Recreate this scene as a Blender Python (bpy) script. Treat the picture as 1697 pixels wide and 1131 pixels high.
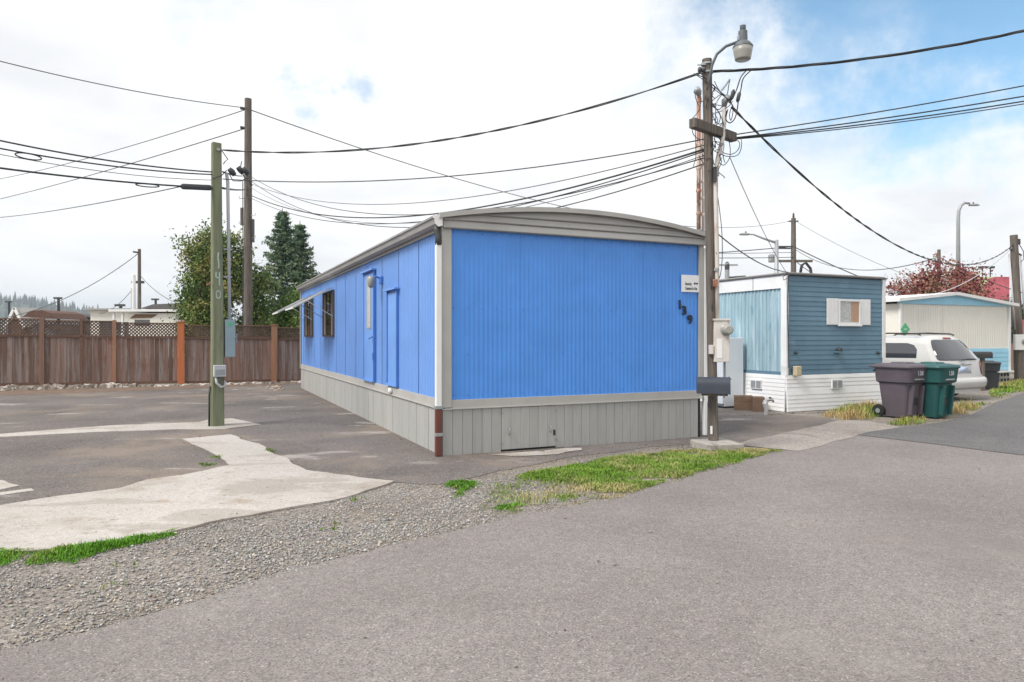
import bpy, bmesh, math, random
import numpy as np
from mathutils import Vector, Matrix, noise as mnoise

for o in list(bpy.data.objects): bpy.data.objects.remove(o)
scene = bpy.context.scene
COL = scene.collection
R = math.radians

# ------------------------------------------------------------------ camera, sky, sun, exposure
EYE, F, CX, HY = 1.6, 1150.0, 848.5, 560.0         # eye height (m), focal length, centre and horizon of the photograph
cam = bpy.data.cameras.new('camera'); cam_o = bpy.data.objects.new('camera', cam); COL.objects.link(cam_o)
cam.sensor_width = 36; cam.lens = 36*F/1697
cam.shift_y = (HY-565.5)/1697
cam.clip_start = .05; cam.clip_end = 9000
cam_o.location = (0, 0, EYE); cam_o.rotation_euler = (R(90), 0, 0)
scene.camera = cam_o

SUN_EL, SUN_AZ = R(50), R(236)                       # azimuth clockwise from +Y: behind the camera, to its left
sun = bpy.data.lights.new('sun', 'SUN'); sun.energy = 2.7; sun.angle = R(22); sun.color = (1, .965, .91)
sun_o = bpy.data.objects.new('sun', sun); COL.objects.link(sun_o)
sd = Vector((math.sin(SUN_AZ)*math.cos(SUN_EL), math.cos(SUN_AZ)*math.cos(SUN_EL), math.sin(SUN_EL)))
sun_o.rotation_euler = sd.to_track_quat('Z', 'Y').to_euler()

world = bpy.data.worlds.new('World'); scene.world = world; world.use_nodes = True
def build_sky():
    nt = world.node_tree; nt.nodes.clear(); L = nt.links.new
    N = lambda t: nt.nodes.new(t)
    out = N('ShaderNodeOutputWorld')
    sky = N('ShaderNodeTexSky'); sky.sky_type = 'NISHITA'; sky.sun_disc = False
    sky.sun_elevation = SUN_EL; sky.sun_rotation = SUN_AZ; sky.air_density = 1.0; sky.dust_density = .6
    b1 = N('ShaderNodeBackground'); b1.inputs[1].default_value = .15
    tint = N('ShaderNodeMixRGB'); tint.blend_type = 'MULTIPLY'; tint.inputs[0].default_value = 1; tint.inputs[2].default_value = (.74, 1.0, 1.0, 1)
    L(sky.outputs[0], tint.inputs[1]); L(tint.outputs[0], b1.inputs[0])
    tc = N('ShaderNodeTexCoord')
    sep = N('ShaderNodeSeparateXYZ'); L(tc.outputs['Generated'], sep.inputs[0])
    def math_(op, a, b=None, c=None):
        m = N('ShaderNodeMath'); m.operation = op
        for i, v in enumerate((a, b, c)):
            if v is None: continue
            if isinstance(v, (int, float)): m.inputs[i].default_value = v
            else: L(v, m.inputs[i])
        return m.outputs[0]
    zz = math_('ADD', math_('MAXIMUM', sep.outputs[2], 0.0), .22)
    px, py = math_('DIVIDE', sep.outputs[0], zz), math_('DIVIDE', sep.outputs[1], zz)
    cmb = N('ShaderNodeCombineXYZ'); L(px, cmb.inputs[0]); L(py, cmb.inputs[1]); cmb.inputs[2].default_value = 3.7
    def noise(scale, det, rough, off):
        mp = N('ShaderNodeMapping'); mp.inputs['Location'].default_value = off; L(cmb.outputs[0], mp.inputs[0])
        n = N('ShaderNodeTexNoise'); n.inputs['Scale'].default_value = scale; n.inputs['Detail'].default_value = det
        n.inputs['Roughness'].default_value = rough; n.inputs['Distortion'].default_value = .35
        L(mp.outputs[0], n.inputs['Vector']); return n.outputs[0]
    # openings in the cloud deck: a few directions where the deck is torn, broken up by noise
    gap = None
    wn = N('ShaderNodeTexNoise'); wn.inputs['Scale'].default_value = 7; wn.inputs['Detail'].default_value = 6; wn.inputs['Roughness'].default_value = .65
    L(tc.outputs['Generated'], wn.inputs['Vector'])
    wm = N('ShaderNodeVectorMath'); wm.operation = 'MULTIPLY_ADD'; L(wn.outputs['Color'], wm.inputs[0]); wm.inputs[1].default_value = (.34,.34,.34); wm.inputs[2].default_value = (-.17,-.17,-.17)
    wa = N('ShaderNodeVectorMath'); wa.operation = 'ADD'; L(tc.outputs['Generated'], wa.inputs[0]); L(wm.outputs[0], wa.inputs[1])
    for (gx, gy, rad, amp) in ((1560, -40, .34, .60), (1250, -60, .24, .48), (572, 165, .11, .45), (330, -20, .16, .36), (1700, 60, .22, .40)):
        d = Vector(((gx-CX)/F, 1, (HY-gy)/F)).normalized()
        dt = N('ShaderNodeVectorMath'); dt.operation = 'DISTANCE'; L(wa.outputs[0], dt.inputs[0]); dt.inputs[1].default_value = d
        g = N('ShaderNodeMapRange'); g.interpolation_type = 'SMOOTHSTEP'
        L(dt.outputs['Value'], g.inputs[0]); g.inputs[1].default_value = 0; g.inputs[2].default_value = rad
        g.inputs[3].default_value = amp; g.inputs[4].default_value = 0
        gap = g.outputs[0] if gap is None else math_('ADD', gap, g.outputs[0])
    n1 = noise(1.15, 7, .58, (4.2, 1.3, 0))
    cov = math_('SUBTRACT', math_('ADD', n1, .30), gap)
    cr = N('ShaderNodeMapRange'); cr.interpolation_type = 'SMOOTHSTEP'
    L(cov, cr.inputs[0]); cr.inputs[1].default_value = .0; cr.inputs[2].default_value = .72
    n2 = noise(1.9, 6, .55, (9.1, 5.2, 2))
    ramp = N('ShaderNodeValToRGB'); L(n2, ramp.inputs[0])
    e = ramp.color_ramp.elements
    e[0].position = .30; e[0].color = (.675, .685, .705, 1); e[1].position = .62; e[1].color = (.85, .85, .852, 1)
    e2 = e.new(.45); e2.color = (.775, .78, .787, 1)
    b2 = N('ShaderNodeBackground'); b2.inputs[1].default_value = 1.0; L(ramp.outputs[0], b2.inputs[0])
    mix = N('ShaderNodeMixShader'); L(cr.outputs[0], mix.inputs[0]); L(b1.outputs[0], mix.inputs[1]); L(b2.outputs[0], mix.inputs[2])
    L(mix.outputs[0], out.inputs[0])
build_sky()
vs = scene.view_settings; vs.view_transform = 'Standard'; vs.look = 'None'; vs.exposure = 0.48; vs.gamma = 1; vs.use_curve_mapping = False
scene.render.engine = 'CYCLES'; scene.cycles.use_denoising = True; scene.cycles.max_bounces = 6
scene.cycles.volume_bounces = 0

# ------------------------------------------------------------------ helpers
def at(px, py, Y): return Vector(((px-CX)/F*Y, Y, EYE+(HY-py)/F*Y))
def gp(px, py):
    Y = F*EYE/(py-HY); return Vector(((px-CX)/F*Y, Y, 0))

def tag(o, label=None, cat=None, group=None, kind=None):
    if label: o['label'] = label
    if cat: o['category'] = cat
    if group: o['group'] = group
    if kind: o['kind'] = kind
    return o
def empty(name, loc=(0, 0, 0), rz=0, **k):
    o = bpy.data.objects.new(name, None); COL.objects.link(o); o.location = loc; o.rotation_euler = (0, 0, rz)
    o.empty_display_size = .2
    return tag(o, **k)
def link(name, me, m=None, parent=None, loc=None, rot=None):
    o = bpy.data.objects.new(name, me); COL.objects.link(o)
    if m is not None and not me.materials: me.materials.append(m)
    if parent is not None: o.parent = parent
    if loc is not None: o.location = loc
    if rot is not None: o.rotation_euler = rot
    return o
def copy_tree(o, parent=None):
    c = o.copy(); COL.objects.link(c); c.parent = parent
    for ch in list(o.children): copy_tree(ch, c)
    return c

class MB:
    def __init__(s): s.v = []; s.f = []
    def add(s, vs_, fs):
        n = len(s.v); s.v += [tuple(p) for p in vs_]; s.f += [tuple(i+n for i in f) for f in fs]; return s
    def box(s, x0, x1, y0, y1, z0, z1):
        return s.add([(x0,y0,z0),(x1,y0,z0),(x1,y1,z0),(x0,y1,z0),(x0,y0,z1),(x1,y0,z1),(x1,y1,z1),(x0,y1,z1)],
              [(0,3,2,1),(4,5,6,7),(0,1,5,4),(1,2,6,5),(2,3,7,6),(3,0,4,7)])
    def bar(s, p, q, w, h, up=(0,0,1)):
        p, q = Vector(p), Vector(q); d = (q-p).normalized(); u = Vector(up)
        a = d.cross(u)
        if a.length < 1e-4: a = d.cross(Vector((1,0,0)))
        a.normalize(); b = a.cross(d).normalized(); a = a*w/2; b = b*h/2
        return s.add([p-a-b,p+a-b,p+a+b,p-a+b,q-a-b,q+a-b,q+a+b,q-a+b], [(0,3,2,1),(4,5,6,7),(0,1,5,4),(1,2,6,5),(2,3,7,6),(3,0,4,7)])
    def tube(s, path, r, n=8, cap=True):
        P = [Vector(p) for p in path]; k = len(P)
        rs = list(r) if isinstance(r, (list, tuple)) else [r]*k
        base = len(s.v); ref = None
        for i in range(k):
            d = (P[min(i+1,k-1)]-P[max(i-1,0)]).normalized()
            if ref is None: ref = d.orthogonal().normalized()
            ref = (ref-d*ref.dot(d))
            if ref.length < 1e-6: ref = d.orthogonal()
            ref.normalize(); b = d.cross(ref)
            for j in range(n):
                a = 2*math.pi*j/n; s.v.append(tuple(P[i]+(ref*math.cos(a)+b*math.sin(a))*rs[i]))
        for i in range(k-1):
            for j in range(n):
                j2 = (j+1)%n; s.f.append((base+i*n+j, base+i*n+j2, base+(i+1)*n+j2, base+(i+1)*n+j))
        if cap:
            s.f.append(tuple(base+j for j in range(n))[::-1]); s.f.append(tuple(base+(k-1)*n+j for j in range(n)))
        return s
    def lathe(s, prof, o=(0,0,0), n=20, axis='z', arc=2*math.pi):
        base = len(s.v); o = Vector(o)
        for (r, z) in prof:
            for j in range(n):
                a = arc*j/n; c, t = r*math.cos(a), r*math.sin(a)
                v = {'z': (c,t,z), 'x': (z,c,t), 'y': (c,z,t)}[axis]
                s.v.append(tuple(o+Vector(v)))
        for i in range(len(prof)-1):
            for j in range(n):
                j2 = (j+1)%n; s.f.append((base+i*n+j, base+i*n+j2, base+(i+1)*n+j2, base+(i+1)*n+j))
        s.f.append(tuple(base+j for j in range(n))[::-1]); s.f.append(tuple(base+(len(prof)-1)*n+j for j in range(n)))
        return s
    def loft(s, rings, cap=True):
        n = len(rings[0]); base = len(s.v)
        for r_ in rings: s.v += [tuple(p) for p in r_]
        for i in range(len(rings)-1):
            for j in range(n):
                j2 = (j+1)%n; s.f.append((base+i*n+j, base+i*n+j2, base+(i+1)*n+j2, base+(i+1)*n+j))
        if cap:
            s.f.append(tuple(base+j for j in range(n))[::-1]); s.f.append(tuple(base+(len(rings)-1)*n+j for j in range(n)))
        return s
    def prism(s, poly, d):
        """closed 3-D polygon extruded by vector d"""
        d = Vector(d); P = [Vector(p) for p in poly]; n = len(P)
        s.add(P+[p+d for p in P], [tuple(range(n))[::-1], tuple(range(n, 2*n))]+[(i,(i+1)%n,n+(i+1)%n,n+i) for i in range(n)])
        return s
    def mesh(s, name='m', smooth=False):
        me = bpy.data.meshes.new(name); me.from_pydata(s.v, [], s.f)
        bm = bmesh.new(); bm.from_mesh(me); bmesh.ops.recalc_face_normals(bm, faces=bm.faces); bm.to_mesh(me); bm.free()
        if smooth: 
            for p in me.polygons: p.use_smooth = True
        return me
    def build(s, name, m, parent=None, loc=None, rot=None, smooth=False, bev=0, seg=2, auto=None):
        me = s.mesh(name, smooth); o = link(name, me, m, parent, loc, rot)
        if bev:
            b = o.modifiers.new('bevel', 'BEVEL'); b.width = bev; b.segments = seg; b.limit_method = 'ANGLE'; b.angle_limit = R(40)
        if auto:
            me.shade_smooth(); me.set_sharp_from_angle(angle=R(auto))
        return o

def np_mesh(name, V, Fc, cols=None):
    """big triangle/quad soups: V (n,3), Fc (m,k) with k constant; cols per-vertex rgb"""
    me = bpy.data.meshes.new(name); n, k = Fc.shape
    me.vertices.add(len(V)); me.vertices.foreach_set('co', V.astype(np.float32).ravel())
    me.loops.add(n*k); me.loops.foreach_set('vertex_index', Fc.astype(np.int32).ravel())
    me.polygons.add(n); me.polygons.foreach_set('loop_start', np.arange(0, n*k, k, dtype=np.int32))
    if cols is not None:
        a = me.color_attributes.new('tone', 'FLOAT_COLOR', 'POINT')
        a.data.foreach_set('color', np.concatenate([cols, np.ones((len(V),1))], 1).astype(np.float32).ravel())
    me.update(calc_edges=True); me.validate()
    return me

# ------------------------------------------------------------------ materials
def nodes(name):
    m = bpy.data.materials.new(name); m.use_nodes = True
    nt = m.node_tree; b = nt.nodes['Principled BSDF']
    return m, nt, b
def n_noise(nt, vec, scale, det=4, rough=.55, stretch=None, dist=0):
    if stretch:
        mp = nt.nodes.new('ShaderNodeMapping'); mp.inputs['Scale'].default_value = stretch
        nt.links.new(vec, mp.inputs[0]); vec = mp.outputs[0]
    n = nt.nodes.new('ShaderNodeTexNoise'); n.inputs['Scale'].default_value = scale
    n.inputs['Detail'].default_value = det; n.inputs['Roughness'].default_value = rough; n.inputs['Distortion'].default_value = dist
    nt.links.new(vec, n.inputs['Vector']); return n.outputs[0]
def n_range(nt, v, a, b, c, d, smooth=False):
    r = nt.nodes.new('ShaderNodeMapRange'); nt.links.new(v, r.inputs[0])
    if smooth: r.interpolation_type = 'SMOOTHSTEP'
    for i, x in enumerate((a, b, c, d)): r.inputs[i+1].default_value = x
    return r.outputs[0]
def n_mix(nt, fac, a, b, mode='MIX'):
    m = nt.nodes.new('ShaderNodeMixRGB'); m.blend_type = mode
    for i, v in enumerate((fac, a, b)):
        if isinstance(v, (int, float)): m.inputs[i].default_value = v
        elif isinstance(v, tuple): m.inputs[i].default_value = (*v, 1)
        else: nt.links.new(v, m.inputs[i])
    return m.outputs[0]
def n_scale(nt, col, val):
    """colour times a scalar socket"""
    cb = nt.nodes.new('ShaderNodeCombineXYZ')
    for i in range(3): nt.links.new(val, cb.inputs[i])
    return n_mix(nt, 1.0, col, cb.outputs[0], 'MULTIPLY')
def n_bump(nt, b, h, dist, strength=1):
    bp = nt.nodes.new('ShaderNodeBump'); bp.inputs['Distance'].default_value = dist; bp.inputs['Strength'].default_value = strength
    nt.links.new(h, bp.inputs['Height']); nt.links.new(bp.outputs[0], b.inputs['Normal'])
def mat(name, col, rough=.7, var=.12, scale=2.5, rand=0, metal=0, bump=0, bscale=40, stretch=None, stains=(), spec=.4, attr=False):
    """stains: list of (colour, noise scale, low, high, amount, stretch)"""
    m, nt, b = nodes(name)
    geo = nt.nodes.new('ShaderNodeNewGeometry'); P = geo.outputs['Position']
    c = col
    if attr:
        a = nt.nodes.new('ShaderNodeAttribute'); a.attribute_name = 'tone'; c = a.outputs[0]
    if var:
        f = n_range(nt, n_noise(nt, P, scale, 5, .6, stretch), .3, .7, 1-var, 1+var)
        c = n_scale(nt, c, f)
    if rand:
        oi = nt.nodes.new('ShaderNodeObjectInfo')
        c = n_scale(nt, c, n_range(nt, oi.outputs['Random'], 0, 1, 1-rand, 1+rand))
    for (sc_, ns, lo, hi, amt, st) in stains:
        f = n_range(nt, n_noise(nt, P, ns, 6, .62, st), lo, hi, 0, amt, True)
        c = n_mix(nt, f, c, sc_)
    if isinstance(c, tuple): b.inputs['Base Color'].default_value = (*c, 1)
    else: nt.links.new(c, b.inputs['Base Color'])
    b.inputs['Roughness'].default_value = rough; b.inputs['Metallic'].default_value = metal
    b.inputs['Specular IOR Level'].default_value = spec
    if bump: n_bump(nt, b, n_noise(nt, P, bscale, 4, .6, stretch), bump)
    return m

def m_asphalt(name, dark, light, grain=(.75, 1.35), patch=(), gscale=95, bump=.006, brown=0):
    m, nt, b = nodes(name); geo = nt.nodes.new('ShaderNodeNewGeometry'); P = geo.outputs['Position']
    big = n_range(nt, n_noise(nt, P, .55, 6, .6, None, .4), .32, .68, 0, 1)
    c = n_mix(nt, big, dark, light)
    vo = nt.nodes.new('ShaderNodeTexVoronoi'); vo.inputs['Scale'].default_value = gscale; nt.links.new(P, vo.inputs['Vector'])
    sp = nt.nodes.new('ShaderNodeSeparateColor'); nt.links.new(vo.outputs['Color'], sp.inputs[0])
    c = n_scale(nt, c, n_range(nt, sp.outputs[0], 0, 1, *grain))
    c = n_mix(nt, n_range(nt, sp.outputs[1], .965, .98, 0, .45), c, (.55, .52, .49))      # pale aggregate
    c = n_mix(nt, n_range(nt, sp.outputs[2], .93, .95, 0, .5), c, (.045, .042, .04))        # open pores
    c = n_scale(nt, c, n_range(nt, n_noise(nt, P, 14, 5, .7), .3, .7, .88, 1.12))
    for (pc, ns, lo, hi, amt, st) in patch:
        c = n_mix(nt, n_range(nt, n_noise(nt, P, ns, 7, .62, st, .3), lo, hi, 0, amt, True), c, pc)
    nt.links.new(c, b.inputs['Base Color']); b.inputs['Roughness'].default_value = .93; b.inputs['Specular IOR Level'].default_value = .2
    n_bump(nt, b, sp.outputs[0], bump, .7)
    return m

M = {}
M['ground'] = m_asphalt('ground_dirt', (.17, .15, .13), (.27, .245, .22), (.6, 1.45), [((.29,.23,.17), .9, .52, .66, .6, None)], 60, .012)
M['road'] = m_asphalt('road_asphalt', (.198, .177, .168), (.252, .229, .219), (.74, 1.27), [((.17,.152,.146), .30, .50, .68, .6, (1,.45,1)), ((.31,.285,.26), .9, .55, .75, .4, None), ((.13,.115,.11), 2.6, .66, .74, .45, None), ((.25,.20,.165), .55, .60, .76, .35, None)], 125)
M['road_new'] = m_asphalt('new_asphalt', (.115, .112, .113), (.15, .145, .145), (.75, 1.3), [((.2,.19,.185), .9, .58, .72, .4, None)])
M['lot'] = m_asphalt('lot_asphalt', (.122, .108, .101), (.185, .163, .152), (.7, 1.3),
    [((.27,.215,.17), .33, .48, .64, .65, None), ((.46,.43,.41), .7, .58, .68, .55, (.8,1.5,1)), ((.10,.095,.09), .8, .60, .72, .5, None)])
M['concrete'] = m_asphalt('old_concrete', (.40, .368, .335), (.51, .475, .44), (.86, 1.12), [((.31,.26,.215), 1.1, .50, .66, .55, None), ((.17,.145,.12), 14, .60, .66, .65, None), ((.25,.215,.18), .6, .52, .58, .4, (1,2.2,1)), ((.30,.22,.16), 2.6, .60, .70, .6, None)], 120, .003)
M['apron'] = m_asphalt('drive_apron', (.27, .235, .21), (.36, .325, .295), (.7, 1.3), [((.18,.15,.13), 1.1, .52, .68, .6, None)], 80, .006)
M['blue'] = mat('blue_panel_paint', (.078, .272, .745), .40, .08, 1.6, rand=.03, bump=.012, bscale=1.7, stains=[((.065,.20,.63), 1.1, .56, .78, .30, (2.5,2.5,.3)), ((.16,.35,.78), 5, .60, .8, .4, (3,3,.25)), ((.07,.17,.46), 9, .66, .74, .5, (1,1,.12))])
M['bluesheen'] = mat('faded_blue_with_sky_sheen', (.160, .32, .67), .34, .06, 1.6, rand=.05, bump=.012, bscale=1.7, spec=.6, stains=[((.11,.26,.66), 1.0, .56, .78, .4, (2.5,2.5,.3)), ((.30,.45,.78), 3, .60, .8, .4, (3,3,.25))])  # paler side-wall copy of the blue: sky sheen painted in, with some fading
M['bluedoor'] = mat('blue_door_paint', (.15, .32, .71), .42, .08, 3, stains=[((.2,.4,.82), 3, .58, .8, .35, (1,1,.5))])
M['bluedark'] = mat('blue_trim_paint', (.07, .20, .56), .5, .1)
M['greytrim'] = mat('grey_trim_paint', (.40, .39, .37), .6, .08, 2, stains=[((.46,.44,.41), 2.2, .58, .75, .5, (.6,.6,3)), ((.22,.2,.18), 5, .64, .78, .35, None)])
M['skirt'] = mat('grey_skirting_paint', (.36, .36, .345), .72, .07, 6, rand=.05, stretch=(3,3,.4), bump=.002, bscale=60, stains=[((.44,.42,.39), 2, .62, .8, .4, None)])
M['gap'] = mat('dark_backing', (.03, .03, .03), .9, .1)
M['roof'] = mat('grey_metal_roof', (.36, .355, .34), .5, .08, 1, metal=.0, stains=[((.25,.24,.22), 1.4, .58, .74, .4, (.5,3,1))])
M['gutter'] = mat('grey_gutter', (.26, .255, .25), .45, .1, 2, stains=[((.42,.41,.39), 2, .55, .72, .5, (.3,.3,3))])
M['white'] = mat('white_paint', (.74, .74, .73), .5, .05, 3, stains=[((.55,.52,.47), 2.5, .62, .8, .35, None)])
M['brownpipe'] = mat('brown_pipe_paint', (.14, .045, .035), .5, .12, 4)
M['whiteworn'] = mat('worn_white_siding', (.78, .78, .77), .6, .05, 2, rand=.03, stains=[((.46,.44,.40), 1.3, .60, .78, .45, (.7,.7,2.5)), ((.36,.33,.26), 4, .66, .8, .45, None)])
M['cyan'] = mat('weathered_pale_blue', (.32, .46, .515), .62, .14, 2.2, rand=.05, stretch=(3,3,.5), stains=[((.62,.73,.77), 2.2, .50, .68, .62, (5,5,.35)), ((.13,.29,.40), 3.4, .58, .70, .55, (2,2,.8))])
M['teal'] = mat('slate_blue_siding', (.115, .208, .28), .6, .10, 1.2, rand=.06, stains=[((.17,.29,.375), 1.4, .55, .72, .5, (1,1,2)), ((.055,.13,.185), .9, .57, .72, .6, (1.2,1.2,.5))])
M['cream'] = mat('cream_siding', (.74, .715, .65), .6, .04, 1, stains=[((.52,.49,.44), 1, .58, .76, .4, (3,3,.3))])
M['paleblue'] = mat('pale_blue_siding', (.30, .58, .74), .6, .06, 2, rand=.03)
M['timber'] = mat('weathered_pole_timber', (.125, .105, .088), .85, .35, 7, stretch=(4,4,.25), bump=.012, bscale=28, stains=[((.24,.215,.19), 5, .5, .66, .6, (5,5,.22)), ((.05,.038,.03), 7, .56, .68, .75, (5,5,.22))])
M['greenpole'] = mat('green_treated_timber', (.175, .19, .115), .8, .18, 5, stretch=(4,4,.3), bump=.006, bscale=30, stains=[((.27,.29,.19), 2.4, .52, .72, .6, (4,4,.3)), ((.085,.085,.05), 2, .58, .74, .5, None)])
M['fence'] = mat('weathered_cedar', (.205, .130, .102), .85, .22, 5, rand=.36, stretch=(5,5,.3), bump=.006, bscale=30,
    stains=[((.29,.25,.235), 1.5, .46, .64, .75, (6,6,.35)), ((.17,.075,.045), .9, .54, .68, .55, (2,2,1)), ((.06,.042,.035), 5, .60, .72, .7, (4,4,.5))])
M['lattice'] = mat('dark_lattice_wood', (.13, .085, .065), .85, .25, 5)
M['rail'] = mat('red_brown_rail', (.15, .085, .06), .85, .2, 4, stretch=(.4,.4,4), rand=.12)
M['postorange'] = mat('new_cedar_post', (.50, .16, .06), .75, .14, 4, stretch=(4,4,.3), stains=[((.40,.20,.10), 2, .55, .72, .5, None)])
M['posttan'] = mat('tan_cedar_post', (.33, .17, .10), .8, .16, 4, stretch=(4,4,.3))
M['postbrown'] = mat('brown_cedar_post', (.19, .115, .085), .8, .18, 4, rand=.15, stretch=(4,4,.3))
M['galv'] = mat('galvanised_steel', (.32, .335, .345), .45, .12, 5, metal=.3)
M['lampgrey'] = mat('dark_lamp_enamel', (.11, .125, .135), .5, .15, 6)
M['darkmetal'] = mat('dark_metal', (.05, .052, .056), .5, .15, 4)
M['bluegrey'] = mat('blue_grey_enamel', (.25, .33, .36), .5, .1, 3, stains=[((.33,.4,.42), 3, .58, .75, .5, None)])
M['pvcgrey'] = mat('grey_plastic_conduit', (.47, .475, .49), .55, .06, 3)
M['rust'] = mat('rusty_pipe', (.33, .16, .10), .8, .25, 5, stains=[((.62,.52,.46), 4, .50, .60, .85, (3,3,.5)), ((.2,.07,.035), 6, .56, .68, .7, None)])
M['rustwhite'] = mat('rust_stained_white_pipe', (.60, .56, .52), .7, .1, 4, stains=[((.40,.20,.11), 3, .55, .66, .8, (3,3,.4))])
M['cable'] = mat('black_cable', (.035, .036, .038), .55, .1)
M['wire'] = mat('weathered_grey_wire', (.10, .10, .105), .6, .1)
M['bronze'] = mat('bronze_window_frame', (.10, .075, .06), .5, .1)
M['curtain'] = mat('faded_curtain', (.38, .33, .29), .9, .35, 3, stretch=(6,6,.2))
M['alu'] = mat('dull_aluminium', (.50, .50, .49), .45, .1, 4, metal=.35)
M['navy'] = mat('dark_blue_grey_enamel', (.045, .053, .072), .48, .12, 5)
M['numnavy'] = mat('black_navy_enamel', (.012, .016, .032), .4, .05)
M['signwhite'] = mat('white_sign_face', (.78, .79, .80), .5, .03)
M['ink'] = mat('black_ink', (.02, .02, .022), .7, .0)
M['green_ink'] = mat('pale_chalk_paint', (.38, .46, .40), .8, .2, 12)
M['beige'] = mat('beige_plastic', (.50, .42, .28), .6, .1)
M['fridge'] = mat('white_enamel', (.70, .735, .76), .35, .03, 2)
M['brownwood'] = mat('brown_plywood', (.15, .095, .062), .8, .25, 4, rand=.12, stretch=(1,1,4))
M['block'] = mat('stained_concrete', (.36, .335, .30), .9, .18, 5, bump=.01, bscale=25, stains=[((.08,.065,.05), 4, .50, .66, .8, None)])
M['kerb'] = mat('broken_kerb_concrete', (.20, .165, .135), .95, .3, 4, bump=.03, bscale=12, stains=[((.55,.51,.46), 3.5, .50, .56, .9, (1,1,1.5)), ((.06,.048,.04), 5, .55, .62, .85, None)])
M['carpaint'] = mat('white_car_paint', (.54, .535, .52), .22, .02, 2, spec=.6, stains=[((.5,.47,.43), 3, .64, .8, .4, None)])
M['tyre'] = mat('black_rubber', (.018, .018, .018), .85, .1)
M['redlens'] = mat('red_lens', (.30, .012, .018), .2, .05)
M['blackplastic'] = mat('black_plastic', (.03, .03, .032), .55, .1)
M['plate'] = mat('plate_face', (.42, .50, .66), .5, .25, 14)
M['purplebin'] = mat('faded_purple_plastic', (.105, .088, .103), .6, .12, 2.5, stains=[((.15,.125,.145), 3, .55, .72, .5, (2,2,.6))])
M['greenbin'] = mat('dark_green_plastic', (.017, .085, .082), .5, .1, 2.5, stains=[((.06,.15,.145), 3, .58, .74, .45, (2,2,.6))])
M['greybin'] = mat('dark_grey_plastic', (.05, .052, .06), .6, .1)
M['darkroof'] = mat('dark_shingles', (.12, .115, .115), .9, .2, 3)
M['brownroof'] = mat('brown_shingles', (.11, .06, .045), .9, .25, 3)
M['redboard'] = mat('red_print', (.50, .12, .15), .6, .3, .8)
M['limeboard'] = mat('pale_lime_print', (.62, .70, .38), .6, .12, .6)
M['diamond'] = mat('green_sign_face', (.10, .42, .22), .5, .08)
M['grass'] = mat('grass_blades', (.1,.2,.03), .75, .22, 1.4, attr=True, spec=.2)
M['stone'] = mat('loose_gravel', (.3,.3,.3), .92, .0, attr=True, spec=.2)
M['leaf'] = mat('leaves', (.1,.1,.05), .65, .15, 1.2, attr=True, spec=.3)
M['bark'] = mat('bark', (.10, .075, .055), .9, .3, 6, stretch=(3,3,.5), bump=.01, bscale=30)
M['forest'] = mat('far_forest', (.035, .055, .04), .95, .35, .01)
M['lampglass'] = mat('lamp_refractor', (.30, .30, .27), .3, .06)
def m_glass(name, col, rough=.05):
    m, nt, b = nodes(name); b.inputs['Base Color'].default_value = (*col, 1); b.inputs['Roughness'].default_value = rough
    b.inputs['Specular IOR Level'].default_value = .8; b.inputs['Coat Weight'].default_value = .6; b.inputs['Coat Roughness'].default_value = .03
    return m
M['glass'] = m_glass('dark_window_glass', (.035, .036, .04))
M['carglass'] = m_glass('tinted_car_glass', (.035, .038, .045))
M['frost'] = mat('frosted_patterned_glass', (.46, .47, .46), .35, .3, 22)

FZ = math.atan2(.413, .911)                          # the homes all stand at this angle to the view
def local(root_loc, u, v, z=0):
    c, s_ = math.cos(FZ), math.sin(FZ); return Vector((root_loc[0]+c*u-s_*v, root_loc[1]+s_*u+c*v, z))
rng = np.random.default_rng(7); random.seed(7)

def text_mesh(body, size, depth=.004, shear=0, bold=0):
    cu = bpy.data.curves.new('lettering', 'FONT'); cu.body = body; cu.size = size; cu.extrude = depth/2; cu.shear = shear; cu.offset = bold
    cu.align_x = 'CENTER'; cu.align_y = 'CENTER'; cu.resolution_u = 3
    o = bpy.data.objects.new('lettering', cu); COL.objects.link(o)
    dg = bpy.context.evaluated_depsgraph_get()
    me = bpy.data.meshes.new_from_object(o.evaluated_get(dg)); me.materials.clear()
    bpy.data.objects.remove(o); bpy.data.curves.remove(cu)
    return me

# ------------------------------------------------------------------ the ground and everything laid on it
def sheet(name, px, z, m, jit=.03, step=.12, seed=0, world=False, thick=0):
    P = [Vector((p[0], p[1], 0)) if world else gp(*p) for p in px]
    pts = []
    for a, b in zip(P, P[1:]+P[:1]):
        L_ = (b-a).length; st = max(step, .02*min(a.y, b.y)) if L_ < 60 else L_/4
        n = max(1, int(L_/st)); nrm = Vector((-(b-a).y, (b-a).x, 0)).normalized()
        for i in range(n):
            p = a.lerp(b, i/n)
            j = jit*(mnoise.noise(Vector((p.x*1.7+seed, p.y*1.7, seed)))*1.6+mnoise.noise(Vector((p.x*7, p.y*7+seed, 3)))*.6) if L_ < 60 else 0
            j += jit*.45*mnoise.noise(Vector((p.x*19, p.y*19, seed))) if L_ < 60 else 0; pts.append(p+nrm*j)
    bm = bmesh.new(); f = bm.faces.new([bm.verts.new((p.x, p.y, z)) for p in pts])
    if f.normal.z < 0: f.normal_flip()
    bm.normal_update()
    if f.normal.z < 0: bmesh.ops.reverse_faces(bm, faces=[f])
    if thick:
        r_ = bmesh.ops.extrude_face_region(bm, geom=[f]); vs_ = [e for e in r_['geom'] if isinstance(e, bmesh.types.BMVert)]
        for v in vs_: v.co.z -= thick
        bmesh.ops.recalc_face_normals(bm, faces=bm.faces)
    bmesh.ops.triangulate(bm, faces=bm.faces)
    me = bpy.data.meshes.new(name); bm.to_mesh(me); bm.free()
    return tag(link(name, me, m), kind='structure')

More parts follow.
